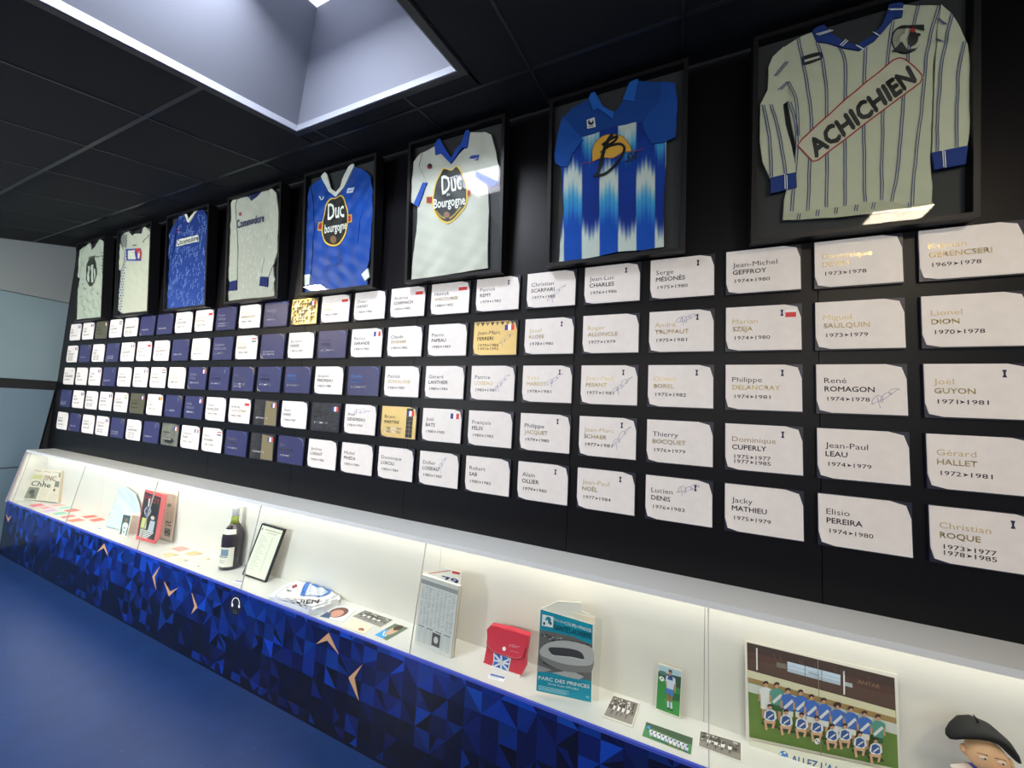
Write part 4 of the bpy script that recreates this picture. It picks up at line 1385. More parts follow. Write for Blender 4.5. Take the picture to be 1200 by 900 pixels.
# newspaper at the left end
LN = 0.06
a, b2, du, up, nn = lean_frame((23, 584.5), (68, 588.5), 0.05, ymin=0.026)
q = quad_on([(41.5, 550.5), (72.5, 552.5), (67.5, 588.5), (23, 584.5)], a, nn)
o = thing('newspaper', (a + b2) / 2, 'folded yellowed newspaper leaning at the far left end of the case', 'newspaper')
slab('folded_sheets', q, nn, 0.008, M_NEWS, o)
q2 = quad_on([(72.5, 551.2), (76, 553), (69.5, 588.8), (67.5, 588.5)], a, nn)
slab('page_edges', q2, nn, 0.010, mat('old_paper_brown', (190, 168, 140), 0.8), o)
s = Sheet(bil(q, nn), 0.0001)
s.rect(0.04, 0.16, 0.36, 0.30, (196, 190, 130))
s.text('[INC', (0.44, 0.33), None, (0.02, -0.17), (170, 110, 96), bold=0.02, width=(0.40, 0.0))
s.text('Chhe', (0.10, 0.53), None, (0.02, -0.18), (48, 46, 44), bold=0.01, width=(0.62, 0.03))
s.rect(0.10, 0.58, 0.42, 0.97, (128, 128, 112))
s.ell(0.24, 0.74, 0.08, 0.08, (66, 66, 60), 10)
s.ell(0.30, 0.86, 0.06, 0.07, (88, 88, 80), 10)
s.rect(0.84, 0.33, 0.98, 0.52, (120, 122, 112))
s.rect(0.92, 0.05, 0.98, 0.2, (120, 120, 112))
s.ell(0.86, 0.62, 0.03, 0.05, (90, 66, 54), 8)
for k in range(14):
    s.line([(0.48, 0.62 + k * 0.025), (0.70, 0.63 + k * 0.025)], 0.004, (176, 168, 150), h=0.0002)
for k in range(7):
    s.line([(0.74, 0.75 + k * 0.03), (0.97, 0.76 + k * 0.03)], 0.005, (160, 152, 136), h=0.0002)
for k in range(3):
    s.line([(0.03 + 0.33 * k, 0.03), (0.28 + 0.33 * k, 0.05)], 0.02, (176, 158, 130), h=0.0002)
s.build('print', M_PRINT, o)


def crop(x0, y0, s_, pts):
    return [(x0 + x / s_, y0 + y / s_) for x, y in pts]


G = 'small tickets laid out on the shelf'
tick = [((230, 120, 140), 'bright pink ticket, nearest the leaning newspaper', [(180, 570), (320, 550), (385, 575), (240, 592)]),
        ((236, 168, 176), 'pale pink ticket overlapped in front of the bright pink one', [(300, 601), (400, 581), (470, 596), (370, 617)]),
        ((214, 190, 220), 'lilac ticket near the front edge of the shelf', [(340, 636), (470, 606), (545, 634), (400, 656)]),
        ((240, 190, 188), 'very pale pink ticket behind the row, under the newspaper', [(410, 570), (560, 553), (640, 575), (500, 588)]),
        ((170, 216, 200), 'mint green ticket at the back of the shelf', [(525, 600), (640, 583), (715, 602), (560, 615)]),
        ((236, 130, 116), 'coral ticket just right of the back mint ticket', [(595, 630), (750, 603), (815, 630), (650, 652)]),
        ((150, 204, 188), 'mint green ticket in the middle of the rows', [(455, 665), (590, 643), (650, 670), (500, 686)]),
        ((236, 136, 124), 'coral ticket with notched edge in the front row', [(560, 705), (700, 679), (740, 704), (585, 725)]),
        ((222, 224, 204), 'cream and green ticket between two coral ones', [(745, 681), (860, 661), (900, 674), (790, 690)]),
        ((232, 116, 104), 'coral ticket at the back right of the group', [(800, 700), (990, 676), (1020, 702), (855, 725)]),
        ((234, 126, 112), 'coral ticket furthest right beside the white cloth', [(885, 740), (1050, 711), (1088, 742), (950, 766)]),
        ((238, 140, 124), 'coral ticket nearest the front rail', [(620, 745), (780, 721), (850, 747), (700, 769)])]
for k, (col, lb, q) in enumerate(tick):
    px = crop(15, 535, 10, q)
    px = [px[0], px[1], px[2], px[3]]
    card('ticket', px, lb, 'ticket', lambda s, c=col: s.rect(0.12, 0.4, 0.88, 0.6, tuple(v * 0.86 for v in c)), col, 0.0008 + 0.0003 * (k % 3), G)
t2 = [((230, 160, 152), 'pink slip at the back, right of the standing newspaper page', [(85, 430), (190, 408), (275, 435), (160, 462)]),
      ((232, 196, 154), 'cream slip nearest the front rail, left of the group', [(0, 485), (90, 470), (180, 494), (40, 515)]),
      ((232, 188, 140), 'pale orange slip in the back row', [(215, 478), (320, 452), (408, 484), (270, 502)]),
      ((220, 212, 192), 'off-white slip in the middle of the front row', [(95, 540), (190, 512), (262, 547), (180, 570)]),
      ((222, 214, 200), 'off-white slip closest to the back panel, left of the bottle', [(320, 525), (430, 498), (475, 534), (390, 550)]),
      ((226, 222, 212), 'white slip with a grey mark, closest to the bottle', [(235, 592), (310, 572), (372, 600), (325, 618)])]
for k, (col, lb, q) in enumerate(t2):
    card('paper_slip', crop(190, 590, 8.18, q), lb, 'paper slip', lambda s: s.rect(0.55, 0.68, 0.92, 0.95, (170, 160, 140)), col, 0.001, 'paper slips left of the bottle')


def lab(px, lb):
    card('caption_label', px, lb, 'label', lambda s: (s.rect(0.05, 0.05, 0.95, 0.42, (86, 110, 176)), s.rect(0.08, 0.55, 0.7, 0.62, (176, 180, 190)), s.rect(0.08, 0.74, 0.6, 0.8, (176, 180, 190))), (240, 242, 246), 0.0008, 'small caption labels')


lab(crop(15, 535, 10, [(985, 846), (1035, 840), (1058, 855), (1005, 862)]), 'tiny blue caption label in front of the white cloth')
lab(crop(190, 590, 8.18, [(705, 738), (788, 750), (770, 768), (672, 752)]), 'small blue caption label between the bottle and the framed document')
lab(crop(560, 700, 6.43, [(92, 570), (212, 602), (192, 638), (74, 606)]), 'blue and white caption label below the red wallet')

# white cloth
a, b2, du, up, nn = lean_frame((124, 617), (150, 623), 0.30)
o = thing('folded_cloth', (a + b2) / 2 + nn * 0.01, 'crumpled white cloth standing behind the small player photo', 'cloth')
pts = crop(115, 560, 10, smooth_pts([(258, 112), (320, 100), (385, 100), (450, 135), (520, 180), (530, 300), (520, 440), (470, 590), (250, 612), (180, 598), (100, 575), (150, 450), (200, 320), (238, 220)], 1))


def Fcl(u, v, h):
    p = on(u, v, a, nn)
    w_ = 0.0018 * math.sin(u * 0.35 + 1.5 * math.sin(v * 0.12)) + 0.0012 * math.sin(v * 0.3 - u * 0.4)
    return Vector((p.x, min(p.y, BY - 0.010), max(p.z, SHZ + 0.002))) + nn * (w_ + h)


s = Sheet(Fcl)
s.poly(pts, (190, 200, 208), h=0.004, grid=1.6)
o2 = s.build('fabric', M_CLOTH, o, smooth=True)
so = o2.modifiers.new('thickness', 'SOLIDIFY')
so.thickness = 0.006
so.offset = -1

# small player photo and pink card behind it
a, b2, du, up, nn = lean_frame((139.5, 626.5), (148.5, 629), 0.06)
q = quad_on([(144.3, 602), (154, 604), (148.6, 629), (139.4, 626.6)], a, nn)
o = thing('photo_card', (a + b2) / 2, 'small standing photo of a player in white beside the white cloth', 'photo')
slab('card_stock', q, nn, 0.002, M_PAPER, o)
s = Sheet(bil(q, nn), 0.0001)
s.rect(0.06, 0.03, 0.94, 0.97, (60, 92, 92))
s.rect(0.3, 0.45, 0.8, 0.97, (214, 216, 214))
s.poly([(0.2, 0.5), (0.35, 0.38), (0.75, 0.38), (0.9, 0.5), (0.82, 0.7), (0.28, 0.7)], (220, 220, 218))
s.ell(0.54, 0.26, 0.16, 0.11, (150, 112, 92), 12)
s.rect(0.45, 0.6, 0.62, 0.66, (60, 60, 60))
s.rect(0.46, 0.78, 0.6, 0.86, (60, 60, 60))
s.build('print', M_PRINT, o)
a, b2, du, up, nn = lean_frame((150, 624), (163, 627), 0.10)
q = quad_on([(153, 601.5), (164.5, 600.5), (163, 627), (150, 625.5)], a, nn)
o = thing('blank_card', (a + b2) / 2, 'plain pale pink card standing behind the small player photo', 'card')
slab('card_stock', q, nn, 0.002, mat('pale_pink_card', (240, 216, 206), 0.6), o)
# the newspaper page behind the magazine
a, b2, du, up, nn = lean_frame((186, 629.5), (200.6, 634.6), 0.01, ymin=0.010)
q = quad_on([(186, 577), (208.7, 575), (200.6, 634.6), (186, 629.5)], a, nn)
o = thing('newspaper_page', (a + b2) / 2, 'pinkish printed newspaper page standing behind the red magazine', 'newspaper')
slab('folded_sheets', q, nn, 0.004, mat('pink_newsprint', (232, 214, 200), 0.7), o)
s = Sheet(bil(q, nn), 0.0001)
rr = random.Random(4)
for k in range(26):
    y = 0.06 + 0.022 * k
    s.line([(0.45, y), (0.66, y)], 0.006, (190, 174, 164), h=0.0002)
    s.line([(0.7, y), (0.92, y)], 0.006, (190, 174, 164), h=0.0002)
s.rect(0.5, 0.26, 0.72, 0.32, (130, 124, 120))
for k in range(16):
    s.ell(rr.uniform(0.45, 0.86), rr.uniform(0.62, 0.72), 0.04, 0.012, (70, 64, 60), 8)
s.rect(0.45, 0.76, 0.88, 0.92, (150, 140, 132))
for k in range(10):
    s.ell(rr.uniform(0.5, 0.84), rr.uniform(0.8, 0.88), 0.04, 0.014, (44, 40, 40), 8)
s.build('print', M_PRINT, o)
# red magazine
a, b2, du, up, nn = lean_frame((159, 631.5), (175.5, 640), 0.10)
nn_m = nn
q = quad_on([(170.3, 573.2), (190.3, 578.3), (180.5, 637.5), (159, 631.5)], a, nn)
o = thing('magazine', (a + b2) / 2, 'red-bordered sports magazine with a player holding up a trophy', 'magazine')
slab('cover', q, nn, 0.006, M_PAPER, o)
d1, d2 = q[1], q[2]
back = Vector((0.055, 0.032, 0.0))
fold = [d1, d1 + back, Vector((d2.x, d2.y, d2.z)) + back, d2]
fold = [on(190.3, 578.3, a, nn), on(195.0, 580.3, a - nn * 0.01, nn), on(186.5, 629.5, a - nn * 0.01, nn), on(180.5, 637.5, a, nn)]
MB().prism(fold, [p - nn * 0.006 for p in fold]).build('turned_page', mat('magazine_side', (196, 92, 92), 0.5), o, label='red turned page edge')
s = Sheet(bil(q, nn), 0.0001)
s.rect(0.0, 0.0, 1.0, 1.0, (206, 84, 84))
s.poly([(0.02, 0.05), (0.98, 0.09), (0.98, 0.93), (0.06, 0.93)], (48, 46, 48))
s.text('FOOT', (0.10, 0.20), None, (0.0, -0.11), (188, 60, 72), bold=0.04, width=(0.84, 0.05))
s.rect(0.42, 0.24, 0.96, 0.46, (34, 34, 38))
s.poly([(0.3, 0.34), (0.42, 0.3), (0.46, 0.5), (0.34, 0.52)], (62, 84, 140))
s.line([(0.30, 0.34), (0.20, 0.42), (0.30, 0.5)], 0.05, (176, 168, 164))
s.line([(0.36, 0.16), (0.38, 0.32)], 0.08, (210, 208, 204))
s.line([(0.46, 0.34), (0.56, 0.40), (0.46, 0.5)], 0.05, (176, 168, 164))
s.poly([(0.16, 0.56), (0.42, 0.56), (0.46, 0.76), (0.14, 0.76)], (196, 196, 120))
s.poly([(0.62, 0.58), (0.88, 0.58), (0.86, 0.82), (0.56, 0.80)], (176, 186, 190))
s.ell(0.72, 0.52, 0.10, 0.04, (200, 190, 180), 10)
s.ell(0.36, 0.50, 0.08, 0.035, (96, 112, 150), 10)
for k in range(5):
    s.line([(0.16, 0.79 + k * 0.032), (0.9 - 0.07 * k, 0.80 + k * 0.032)], 0.018, (222, 220, 216), h=0.001)
s.build('print', M_PRINT, o)

# bottle
bc = onZ(269.5, 664.5, SHZ)
bc.z = SHZ
o = thing('wine_bottle', bc, 'dark wine bottle with green neck, white foil cap and cream label', 'bottle')
r_ = 0.052
prof = [(r_ * 0.9, 0.0005), (r_, 0.006), (r_, 0.165), (r_ * 0.93, 0.19), (r_ * 0.72, 0.215), (0.022, 0.238), (0.0175, 0.255), (0.0165, 0.30)]
body_ = MB().lathe(prof[:6], bc).build('glass_body', mat('wine_dark', (46, 36, 44), 0.12, coat=0.5), o, smooth=True)
MB().lathe([(0.0223, 0.238), (0.0178, 0.255), (0.0165, 0.285)], bc).build('glass_neck', mat('bottle_green', (126, 140, 40), 0.12, coat=0.5), o, smooth=True, label='green glass neck')
MB().lathe([(0.0172, 0.280), (0.0172, 0.316), (0.0185, 0.318), (0.0185, 0.325), (0.016, 0.330)], bc).build('foil_cap', mat('foil_white', (220, 220, 222), 0.4), o, smooth=True)


def wrap(s, a0, a1, z0, z1, rad, col, n=10, lift=0.0006):
    pts = []
    for k in range(n + 1):
        t = math.radians(a0 + (a1 - a0) * k / n)
        pts.append((t, k))
    base = len(s.v)
    for t, k in pts:
        for z, rr_ in ((z0, rad[0]), (z1, rad[1])):
            s.v.append(bc + Vector(((rr_ + lift) * math.cos(t), (rr_ + lift) * math.sin(t), z)))
    for k in range(n):
        s.f.append((base + 2 * k, base + 2 * k + 2, base + 2 * k + 3, base + 2 * k + 1))
        s.c.append((lin(col),) * 4)


va = math.degrees(math.atan2(CP.y - bc.y, CP.x - bc.x))
s = Sheet(None)
wrap(s, va - 88, va + 12, 0.020, 0.122, (r_, r_), (222, 218, 202))
wrap(s, va - 62, va - 16, 0.078, 0.112, (r_, r_), (120, 140, 160), lift=0.0009)
wrap(s, va - 80, va - 20, 0.070, 0.074, (r_, r_), (80, 80, 84), lift=0.0009)
wrap(s, va - 75, va - 30, 0.050, 0.053, (r_, r_), (150, 146, 134), lift=0.0009)
wrap(s, va - 70, va - 30, 0.040, 0.043, (r_, r_), (150, 146, 134), lift=0.0009)
s.build('label', M_PRINT, body_)
s = Sheet(None)
wrap(s, va - 80, va + 15, 0.190, 0.214, (r_ * 0.93, r_ * 0.73), (222, 218, 200))
s.build('neck_label', M_PRINT, body_)

# framed document
a, b2, du, up, nn = lean_frame((284, 673.5), (311, 682.5), 0.10)
q = quad_on([(307.3, 613), (334, 620.5), (311, 682.5), (284, 673.2)], a, nn)
o = thing('framed_document', (a + b2) / 2, 'black framed document leaning behind the case glass right of the bottle', 'document')


def inset(q, f):
    c = sum(q, Vector()) / 4
    return [c + (p - c) * f for p in q]


w_ = 0.008
dx, dy = (q[1] - q[0]).normalized() * w_, (q[3] - q[0]).normalized() * w_
qi = [q[0] + dx + dy, q[1] - dx + dy, q[2] - dx - dy, q[3] + dx - dy]
for k in range(4):
    e = [q[k], q[(k + 1) % 4], qi[(k + 1) % 4], qi[k]]
    MB().prism([p + nn * 0.002 for p in e], [p - nn * 0.010 for p in e]).build('frame_rail', M_BLACK, o)
slab('document', qi, nn, 0.006, mat('document_cream', (228, 226, 208), 0.5), o)
s = Sheet(bil(qi, nn), 0.0001)
s.rect(0.05, 0.05, 0.09, 0.10, (80, 80, 84))
s.line([(0.2, 0.07), (0.95, 0.07)], 0.014, (150, 148, 138))
s.line([(0.35, 0.12), (0.8, 0.12)], 0.010, (160, 158, 148))
for k in range(17):
    s.line([(0.12, 0.2 + 0.042 * k), (0.12 + 0.2 + 0.1 * ((k * 7) % 3), 0.2 + 0.042 * k)], 0.006, (170, 168, 158), h=0.0002)
    s.line([(0.62, 0.2 + 0.042 * k), (0.70, 0.2 + 0.042 * k)], 0.007, (140, 138, 132), h=0.0002)
s.build('print', M_PRINT, o)

# folded jersey on the shelf
pc = crop(310, 665, 6.316, [(30, 215), (120, 150), (230, 100), (335, 75), (420, 105), (510, 140), (560, 200), (550, 245), (440, 285), (300, 325), (180, 295), (60, 250)])
ctr = onZ(356, 698, SHZ)
o = thing('folded_jersey', (ctr.x, ctr.y, SHZ), 'folded white jersey with blue collar and black lettering lying on the shelf', 'jersey')


def Fj(u, v, h):
    # mound: low at the rim, higher in the middle and at the back
    cx, cy = 357, 699
    e = min(1.0, math.hypot((u - cx) / 43.0, (v - cy - (u - cx) * 0.02) / 21.0))
    hh = 0.012 + 0.030 * (1 - e ** 3) + 0.0025 * math.sin(u * 0.7) + 0.002 * math.sin(v * 1.3 + u * 0.3)
    p = onZ(u, v, SHZ + hh + h)
    p.y = max(min(p.y, BY - 0.004), FY + 0.012)
    return p


s = Sheet(Fj)
s.poly(smooth_pts(pc, 2), (226, 226, 228), h=0.0, grid=1.5)
n = len(pc)
for i in range(n):
    a_, c_ = pc[i], pc[(i + 1) % n]
    base = len(s.v)
    p1, p2 = Fj(*a_, 0), Fj(*c_, 0)
    s.v += [p1, p2, Vector((p2.x, p2.y, SHZ + 0.001)), Vector((p1.x, p1.y, SHZ + 0.001))]
    s.f.append((base, base + 1, base + 2, base + 3))
    s.c.append((lin((222, 222, 226)),) * 4)
s.build('fabric', M_CLOTH, o, smooth=True)


def cj(*pts):
    return crop(310, 665, 6.316, pts)


s = Sheet(lambda u, v, h: Fj(u, v, h + 0.0015), 0.0003)
s.maxlen = 2.0
s.poly(cj((335, 78), (430, 122), (512, 145), (485, 190), (430, 215), (300, 208), (262, 205), (290, 130)), (76, 120, 196), grid=1.5)
s.poly(cj((340, 108), (352, 130), (385, 150), (430, 148), (470, 180), (420, 208), (300, 205), (320, 150)), (222, 222, 222), grid=1.5)
s.build('collar', M_CLOTH, o, label='blue collar')
s = Sheet(lambda u, v, h: Fj(u, v, h + 0.0015), 0.0003)
s.maxlen = 2.0
pt = cj((160, 280), (410, 268))
s.text('CHIEN', pt[0], None, (1.4, -5.0), (34, 34, 40), bold=0.03, width=(38, -2.6))
s.line(cj((110, 245), (200, 232), (330, 236), (430, 250)), 0.5, (150, 90, 110))
s.line(cj((205, 148), (240, 130)), 3.0, (150, 46, 60))
s.line(cj((165, 165), (200, 175)), 1.2, (90, 90, 96))
s.line(cj((60, 230), (120, 170), (200, 130)), 0.5, (150, 150, 160))
s.line(cj((180, 290), (330, 300), (540, 235)), 0.6, (130, 130, 140))
s.line(cj((100, 262), (180, 292), (300, 318)), 0.6, (120, 120, 130))
s.line(cj((500, 160), (540, 200), (450, 250)), 0.5, (150, 150, 158))
s.build('lettering', M_PRINT, o, label='black lettering and printed lines')

# four flat photos


def d_portrait(s):
    s.rect(0.0, 0.0, 1.0, 1.0, (222, 224, 228))
    s.ell(0.50, 0.48, 0.34, 0.40, (110, 70, 60), 14)
    s.ell(0.48, 0.56, 0.24, 0.28, (206, 150, 132), 14)
    s.poly([(0.0, 0.95), (0.1, 0.55), (0.3, 0.62), (0.42, 0.98)], (74, 88, 120))


def d_match(s, seed=1, g=(120, 114, 108)):
    rr = random.Random(seed)
    s.rect(0, 0, 1, 1, (226, 222, 214))
    s.rect(0.03, 0.05, 0.97, 0.95, g)
    s.rect(0.03, 0.62, 0.97, 0.95, tuple(v + 22 for v in g))
    for k in range(46):
        c = rr.choice([(210, 206, 200), (60, 56, 54), (90, 84, 80)])
        s.ell(rr.uniform(0.08, 0.92), rr.uniform(0.12, 0.6), 0.03, 0.05, c, 6)
    for k in range(4):
        x = 0.25 + 0.16 * k
        s.ell(x, 0.42, 0.03, 0.06, (70, 60, 56), 8)
        s.poly([(x - 0.05, 0.48), (x + 0.05, 0.48), (x + 0.03, 0.66), (x - 0.04, 0.66)], (228, 226, 222))
        s.line([(x, 0.64), (x - 0.04 + 0.03 * (k % 2), 0.84)], 0.02, (70, 64, 60))


def d_cream(s):
    s.rect(0, 0, 1, 1, (240, 222, 196))
    s.ell(0.74, 0.70, 0.12, 0.16, (120, 66, 60), 12)
    s.ell(0.74, 0.76, 0.08, 0.10, (200, 130, 110), 12)


def d_face(s):
    s.rect(0, 0, 1, 1, (100, 120, 100))
    s.poly([(0.0, 1.0), (0.0, 0.55), (0.25, 0.45), (0.6, 0.8), (0.7, 1.0)], (70, 160, 226))
    s.ell(0.5, 0.42, 0.26, 0.36, (206, 168, 140), 14)
    s.ell(0.52, 0.18, 0.24, 0.2, (72, 56, 46), 14)
    s.ell(0.42, 0.40, 0.03, 0.03, (60, 40, 36), 6)
    s.ell(0.58, 0.40, 0.03, 0.03, (60, 40, 36), 6)
    s.line([(0.16, 0.62), (0.4, 0.84), (0.62, 0.8)], 0.05, (236, 236, 230))


card('photo_print', crop(310, 665, 6.316, [(500, 280), (690, 300), (585, 398), (400, 368)]), 'colour portrait photo with white border right of the folded jersey', 'photo', d_portrait, group='photos lying on the shelf')
card('photo_print', crop(310, 665, 6.316, [(745, 312), (962, 388), (862, 450), (635, 362)]), 'black and white group photo lying at the back of the shelf', 'photo', lambda s: d_match(s, 3, (128, 124, 118)), group='photos lying on the shelf')
card('photo_print', crop(310, 665, 6.316, [(655, 380), (805, 438), (738, 490), (570, 436)]), 'cream card with a small face in one corner', 'photo', d_cream, group='photos lying on the shelf')
card('photo_print', crop(310, 665, 6.316, [(965, 415), (1065, 448), (905, 540), (815, 500)]), 'colour photo of a young player in light blue, left of the standing newspaper', 'photo', d_face, group='photos lying on the shelf')

# standing newspaper
a, b2, du, up, nn = lean_frame((486, 753.5), (528, 771.5), 0.02)
q = quad_on([(494.8, 673.3), (537.5, 687), (528, 771.5), (486, 753.5)], a, nn)
o = thing('standing_newspaper', (a + b2) / 2, 'grey folded newspaper standing upright, red and blue page showing behind it', 'newspaper')
mb = MB()
th = Vector((0.0, 0.0, 0.0)) - nn * 0.016
mb.prism(q, [p + th for p in q])
mb.build('folded_sheets', mat('grey_newsprint', (206, 206, 204), 0.8), o)
for k in range(3):
    off = -nn * (0.004 + 0.005 * k)
    e0, e1 = q[1] + off, q[2] + off
    MB().prism([e0, e0 + du * 0.006, e1 + du * 0.006, e1], [e0 - nn * 0.0015, e0 + du * 0.006 - nn * 0.0015, e1 + du * 0.006 - nn * 0.0015, e1 - nn * 0.0015]).build('page_edge', M_NEWS, o)
e0, e1 = q[0] - nn * 0.006, q[3] - nn * 0.006
MB().prism([e0 - du * 0.008, e0, e1, e1 - du * 0.006], [e0 - du * 0.008 - nn * 0.008, e0 - nn * 0.008, e1 - nn * 0.008, e1 - du * 0.006 - nn * 0.008]).build('folded_edge', mat('tan_paper', (214, 184, 140), 0.7), o)
s = Sheet(bil(q, nn), 0.0001)
s.quad([(0, 0.0), (1, 0.0), (1, 0.05), (0, 0.02)], (206, 198, 186))
s.rect(0, 0.06, 1, 0.12, (146, 146, 146))
rr = random.Random(12)
for k in range(34):
    y = 0.15 + k * 0.0165
    for c in range(9):
        if rr.random() < 0.85:
            s.line([(0.04 + c * 0.105, y), (0.04 + c * 0.105 + rr.uniform(0.05, 0.09), y)], 0.0045, rr.choice([(150, 150, 150), (120, 120, 122), (168, 168, 168)]), h=0.0002)
for c in range(4):
    s.line([(0.04 + 0.24 * c, 0.725), (0.22 + 0.24 * c, 0.725)], 0.012, (90, 90, 92), h=0.0003)
for k in range(12):
    y = 0.75 + k * 0.018
    for c in range(6):
        if c != 3:
            s.line([(0.05 + c * 0.155, y), (0.17 + c * 0.155, y)], 0.004, (156, 156, 156), h=0.0002)
s.rect(0.46, 0.75, 0.68, 0.93, (78, 76, 76))
s.ell(0.57, 0.84, 0.06, 0.05, (196, 190, 186), 12)
s.build('print', M_PRINT, o)
a3 = a - nn * 0.02
q3 = quad_on([(497, 671), (522, 665.5), (541.5, 670.5), (538.5, 690)], a3, nn)
MB().prism(q3, [p - nn * 0.002 for p in q3]).build('back_page', M_PAPER, o)
pn = Sheet(lambda u, v, h: on(u, v, a3, nn) + nn * (0.0004 + h), 0.0001)
pn.quad([(530, 669), (539, 670.8), (538.6, 673.4), (529.8, 671.8)], (206, 60, 56))
pn.line([(502, 672), (528, 668.6)], 1.0, (206, 110, 96))
pn.text('79', (518, 680.5), None, (-0.3, -6.4), (44, 50, 130), bold=0.05, width=(20, 4.6))
pn.build('back_print', M_PRINT, o, label='red and blue printing on the back page')

# red wallet
a, b2, du, up, nn = lean_frame((567.5, 776.5), (610, 792.5), 0.06)
o = thing('wallet', (a + b2) / 2, 'red wallet with a press stud and blue cross ribbon on a clear stand', 'wallet')


def W6(*pts):
    return crop(560, 700, 6.43, pts)


n3 = nn
body = quad_on(W6((88, 232), (370, 300), (322, 592), (48, 495)), a, n3)
# soft-edged body
out = quad_on(smooth_pts(W6((100, 208), (370, 280), (382, 300), (360, 440), (322, 592), (60, 505), (46, 480), (70, 350), (70, 290)), 2), a, n3)
MB().prism(out, [p - n3 * 0.022 for p in out]).build('pouch', mat('red_leather', (196, 46, 64), 0.45, bump=0.1, bscale=120), o)
flap = quad_on(smooth_pts(W6((100, 208), (200, 232), (375, 282), (382, 300), (368, 372), (340, 452), (290, 462), (230, 445), (110, 405), (70, 350), (80, 290)), 2), a, n3)
flp = MB().prism([p + n3 * 0.005 for p in flap], flap).build('flap', mat('red_leather_flap', (206, 52, 70), 0.42, bump=0.1, bscale=120), o)
s = Sheet(lambda u, v, h: on(u, v, a, n3) + n3 * (0.0055 + h), 0.0002)
cx, cy = W6((203, 382))[0]
s.ell(cx, cy, 2.1, 2.5, (236, 236, 236), 14)
s.line(smooth_pts(W6((72, 352), (110, 403), (230, 443), (290, 459), (338, 449), (366, 374)), 3, False), 0.8, (120, 22, 36))  # painted shadow line along the flap's lower edge
s.line(smooth_pts(W6((78, 345), (112, 396), (232, 436), (290, 452), (334, 443)), 3, False), 0.4, (232, 150, 156))
s.text('Milor', W6((240, 368))[0], None, (0.4, -3.6), (226, 168, 176), bold=0.0, width=(12.5, 1.2), shear=0.2)
s.line(W6((250, 395), (315, 412)), 0.4, (226, 168, 176))
s.build('stud_lettering_shadow', M_PRINT, flp, label='white press stud, pale lettering and painted flap shadow')
s = Sheet(lambda u, v, h: on(u, v, a, n3) + n3 * (0.0012 + h), 0.0002)
s.poly(W6((118, 405), (250, 458), (240, 510), (230, 562), (108, 522), (120, 470)), (220, 224, 228))
s.poly(W6((126, 414), (243, 462), (234, 510), (224, 552), (114, 515), (127, 470)), (40, 90, 176))
for p, q_ in (((178, 425), (176, 545)), ((118, 470), (236, 502)), ((130, 430), (226, 545)), ((238, 465), (118, 520))):
    s.line(W6(p, q_), 2.1, (206, 212, 220))
s.ell(*W6((178, 488))[0], 2.6, 3.2, (190, 194, 196), 12)
s.build('ribbon', M_PRINT, o, label='blue ribbon with a silver cross')
p = quad_on(W6((55, 520), (320, 606), (322, 585), (60, 500)), a, n3)
MB().prism([v + n3 * 0.008 for v in p], [v - n3 * 0.02 for v in p]).build('stand', mat('clear_plastic', (232, 226, 224), 0.2), o, label='clear acrylic stand')

# match programme
a, b2, du, up, nn = lean_frame((628, 813), (693, 822.5), 0.02)
q = quad_on(W6((472, 88), (868, 205), (855, 792), (438, 703)), a, nn)
o = thing('match_programme', (a + b2) / 2, 'teal match programme standing open with a stadium photo on its cover', 'booklet')
slab('cover', q, nn, 0.0015, M_PAPER, o)
a4 = a - nn * 0.004
inner = quad_on(W6((476, 84), (606, 28), (778, 40), (780, 100), (882, 152), (884, 200), (868, 207)), a4, nn)
MB().prism(inner, [p - nn * 0.002 for p in inner]).build('inner_page', M_PAPER, o)
cr = quad_on(W6((700, 110), (880, 154), (882, 198), (868, 205)), a4 + nn * 0.001, nn)
MB().prism(cr, [p - nn * 0.0008 for p in cr]).build('inner_page', mat('cream_page', (238, 222, 196), 0.6), o, label='cream inner page')
acr = quad_on(W6((885, 150), (936, 172), (908, 822), (860, 800)), a4 - nn * 0.004, nn)
MB().prism(acr, [p - nn * 0.002 for p in acr]).build('stand', M_ACRYL, o, label='clear acrylic stand')
s = Sheet(lambda u, v, h: on(560 + u / 6.43, 700 + v / 6.43, a, nn) + nn * (0.0003 + h), 0.00008)
s.quad([(474, 90), (866, 207), (853, 790), (440, 702)], (0, 140, 166))
s.poly([(468, 243), (700, 290), (864, 358), (856, 632), (700, 590), (446, 553)], (104, 102, 100))
rr = random.Random(6)
for k in range(60):
    u = rr.uniform(475, 850)
    v = rr.uniform(262, 300) + (u - 470) * 0.24
    s.ell(u, v, rr.uniform(6, 16), rr.uniform(4, 9), rr.choice([(60, 60, 60), (160, 158, 156), (90, 90, 88), (40, 40, 40)]), 6)
s.poly([(450, 500), (560, 540), (500, 556), (448, 550)], (150, 148, 146))
s.poly([(560, 560), (700, 540), (800, 590), (760, 612), (640, 585)], (168, 166, 164))
s.poly(smooth_pts([(468, 390), (520, 345), (620, 322), (740, 335), (862, 388), (862, 540), (780, 560), (640, 545), (520, 490), (472, 440)], 3), (124, 122, 120))
s.poly(smooth_pts([(470, 385), (520, 340), (620, 318), (740, 332), (863, 380), (863, 490), (780, 508), (640, 492), (520, 450), (474, 425)], 3), (176, 174, 172))
for k in range(26):
    t = k / 25
    u = 500 + 340 * t
    v = 455 + 62 * math.sin(t * 2.0) + 6 * t
    s.line([(u, v), (u - 4, v + 42)], 6, (36, 36, 38), h=0.0032)
s.poly(smooth_pts([(532, 380), (560, 368), (690, 378), (770, 402), (798, 440), (790, 458), (700, 440), (580, 430), (545, 405)], 3), (58, 56, 62))
s.line([(560, 430), (690, 442), (795, 466)], 5, (206, 204, 200))
s.quad([(486, 120), (570, 140), (566, 222), (482, 206)], (226, 232, 234))
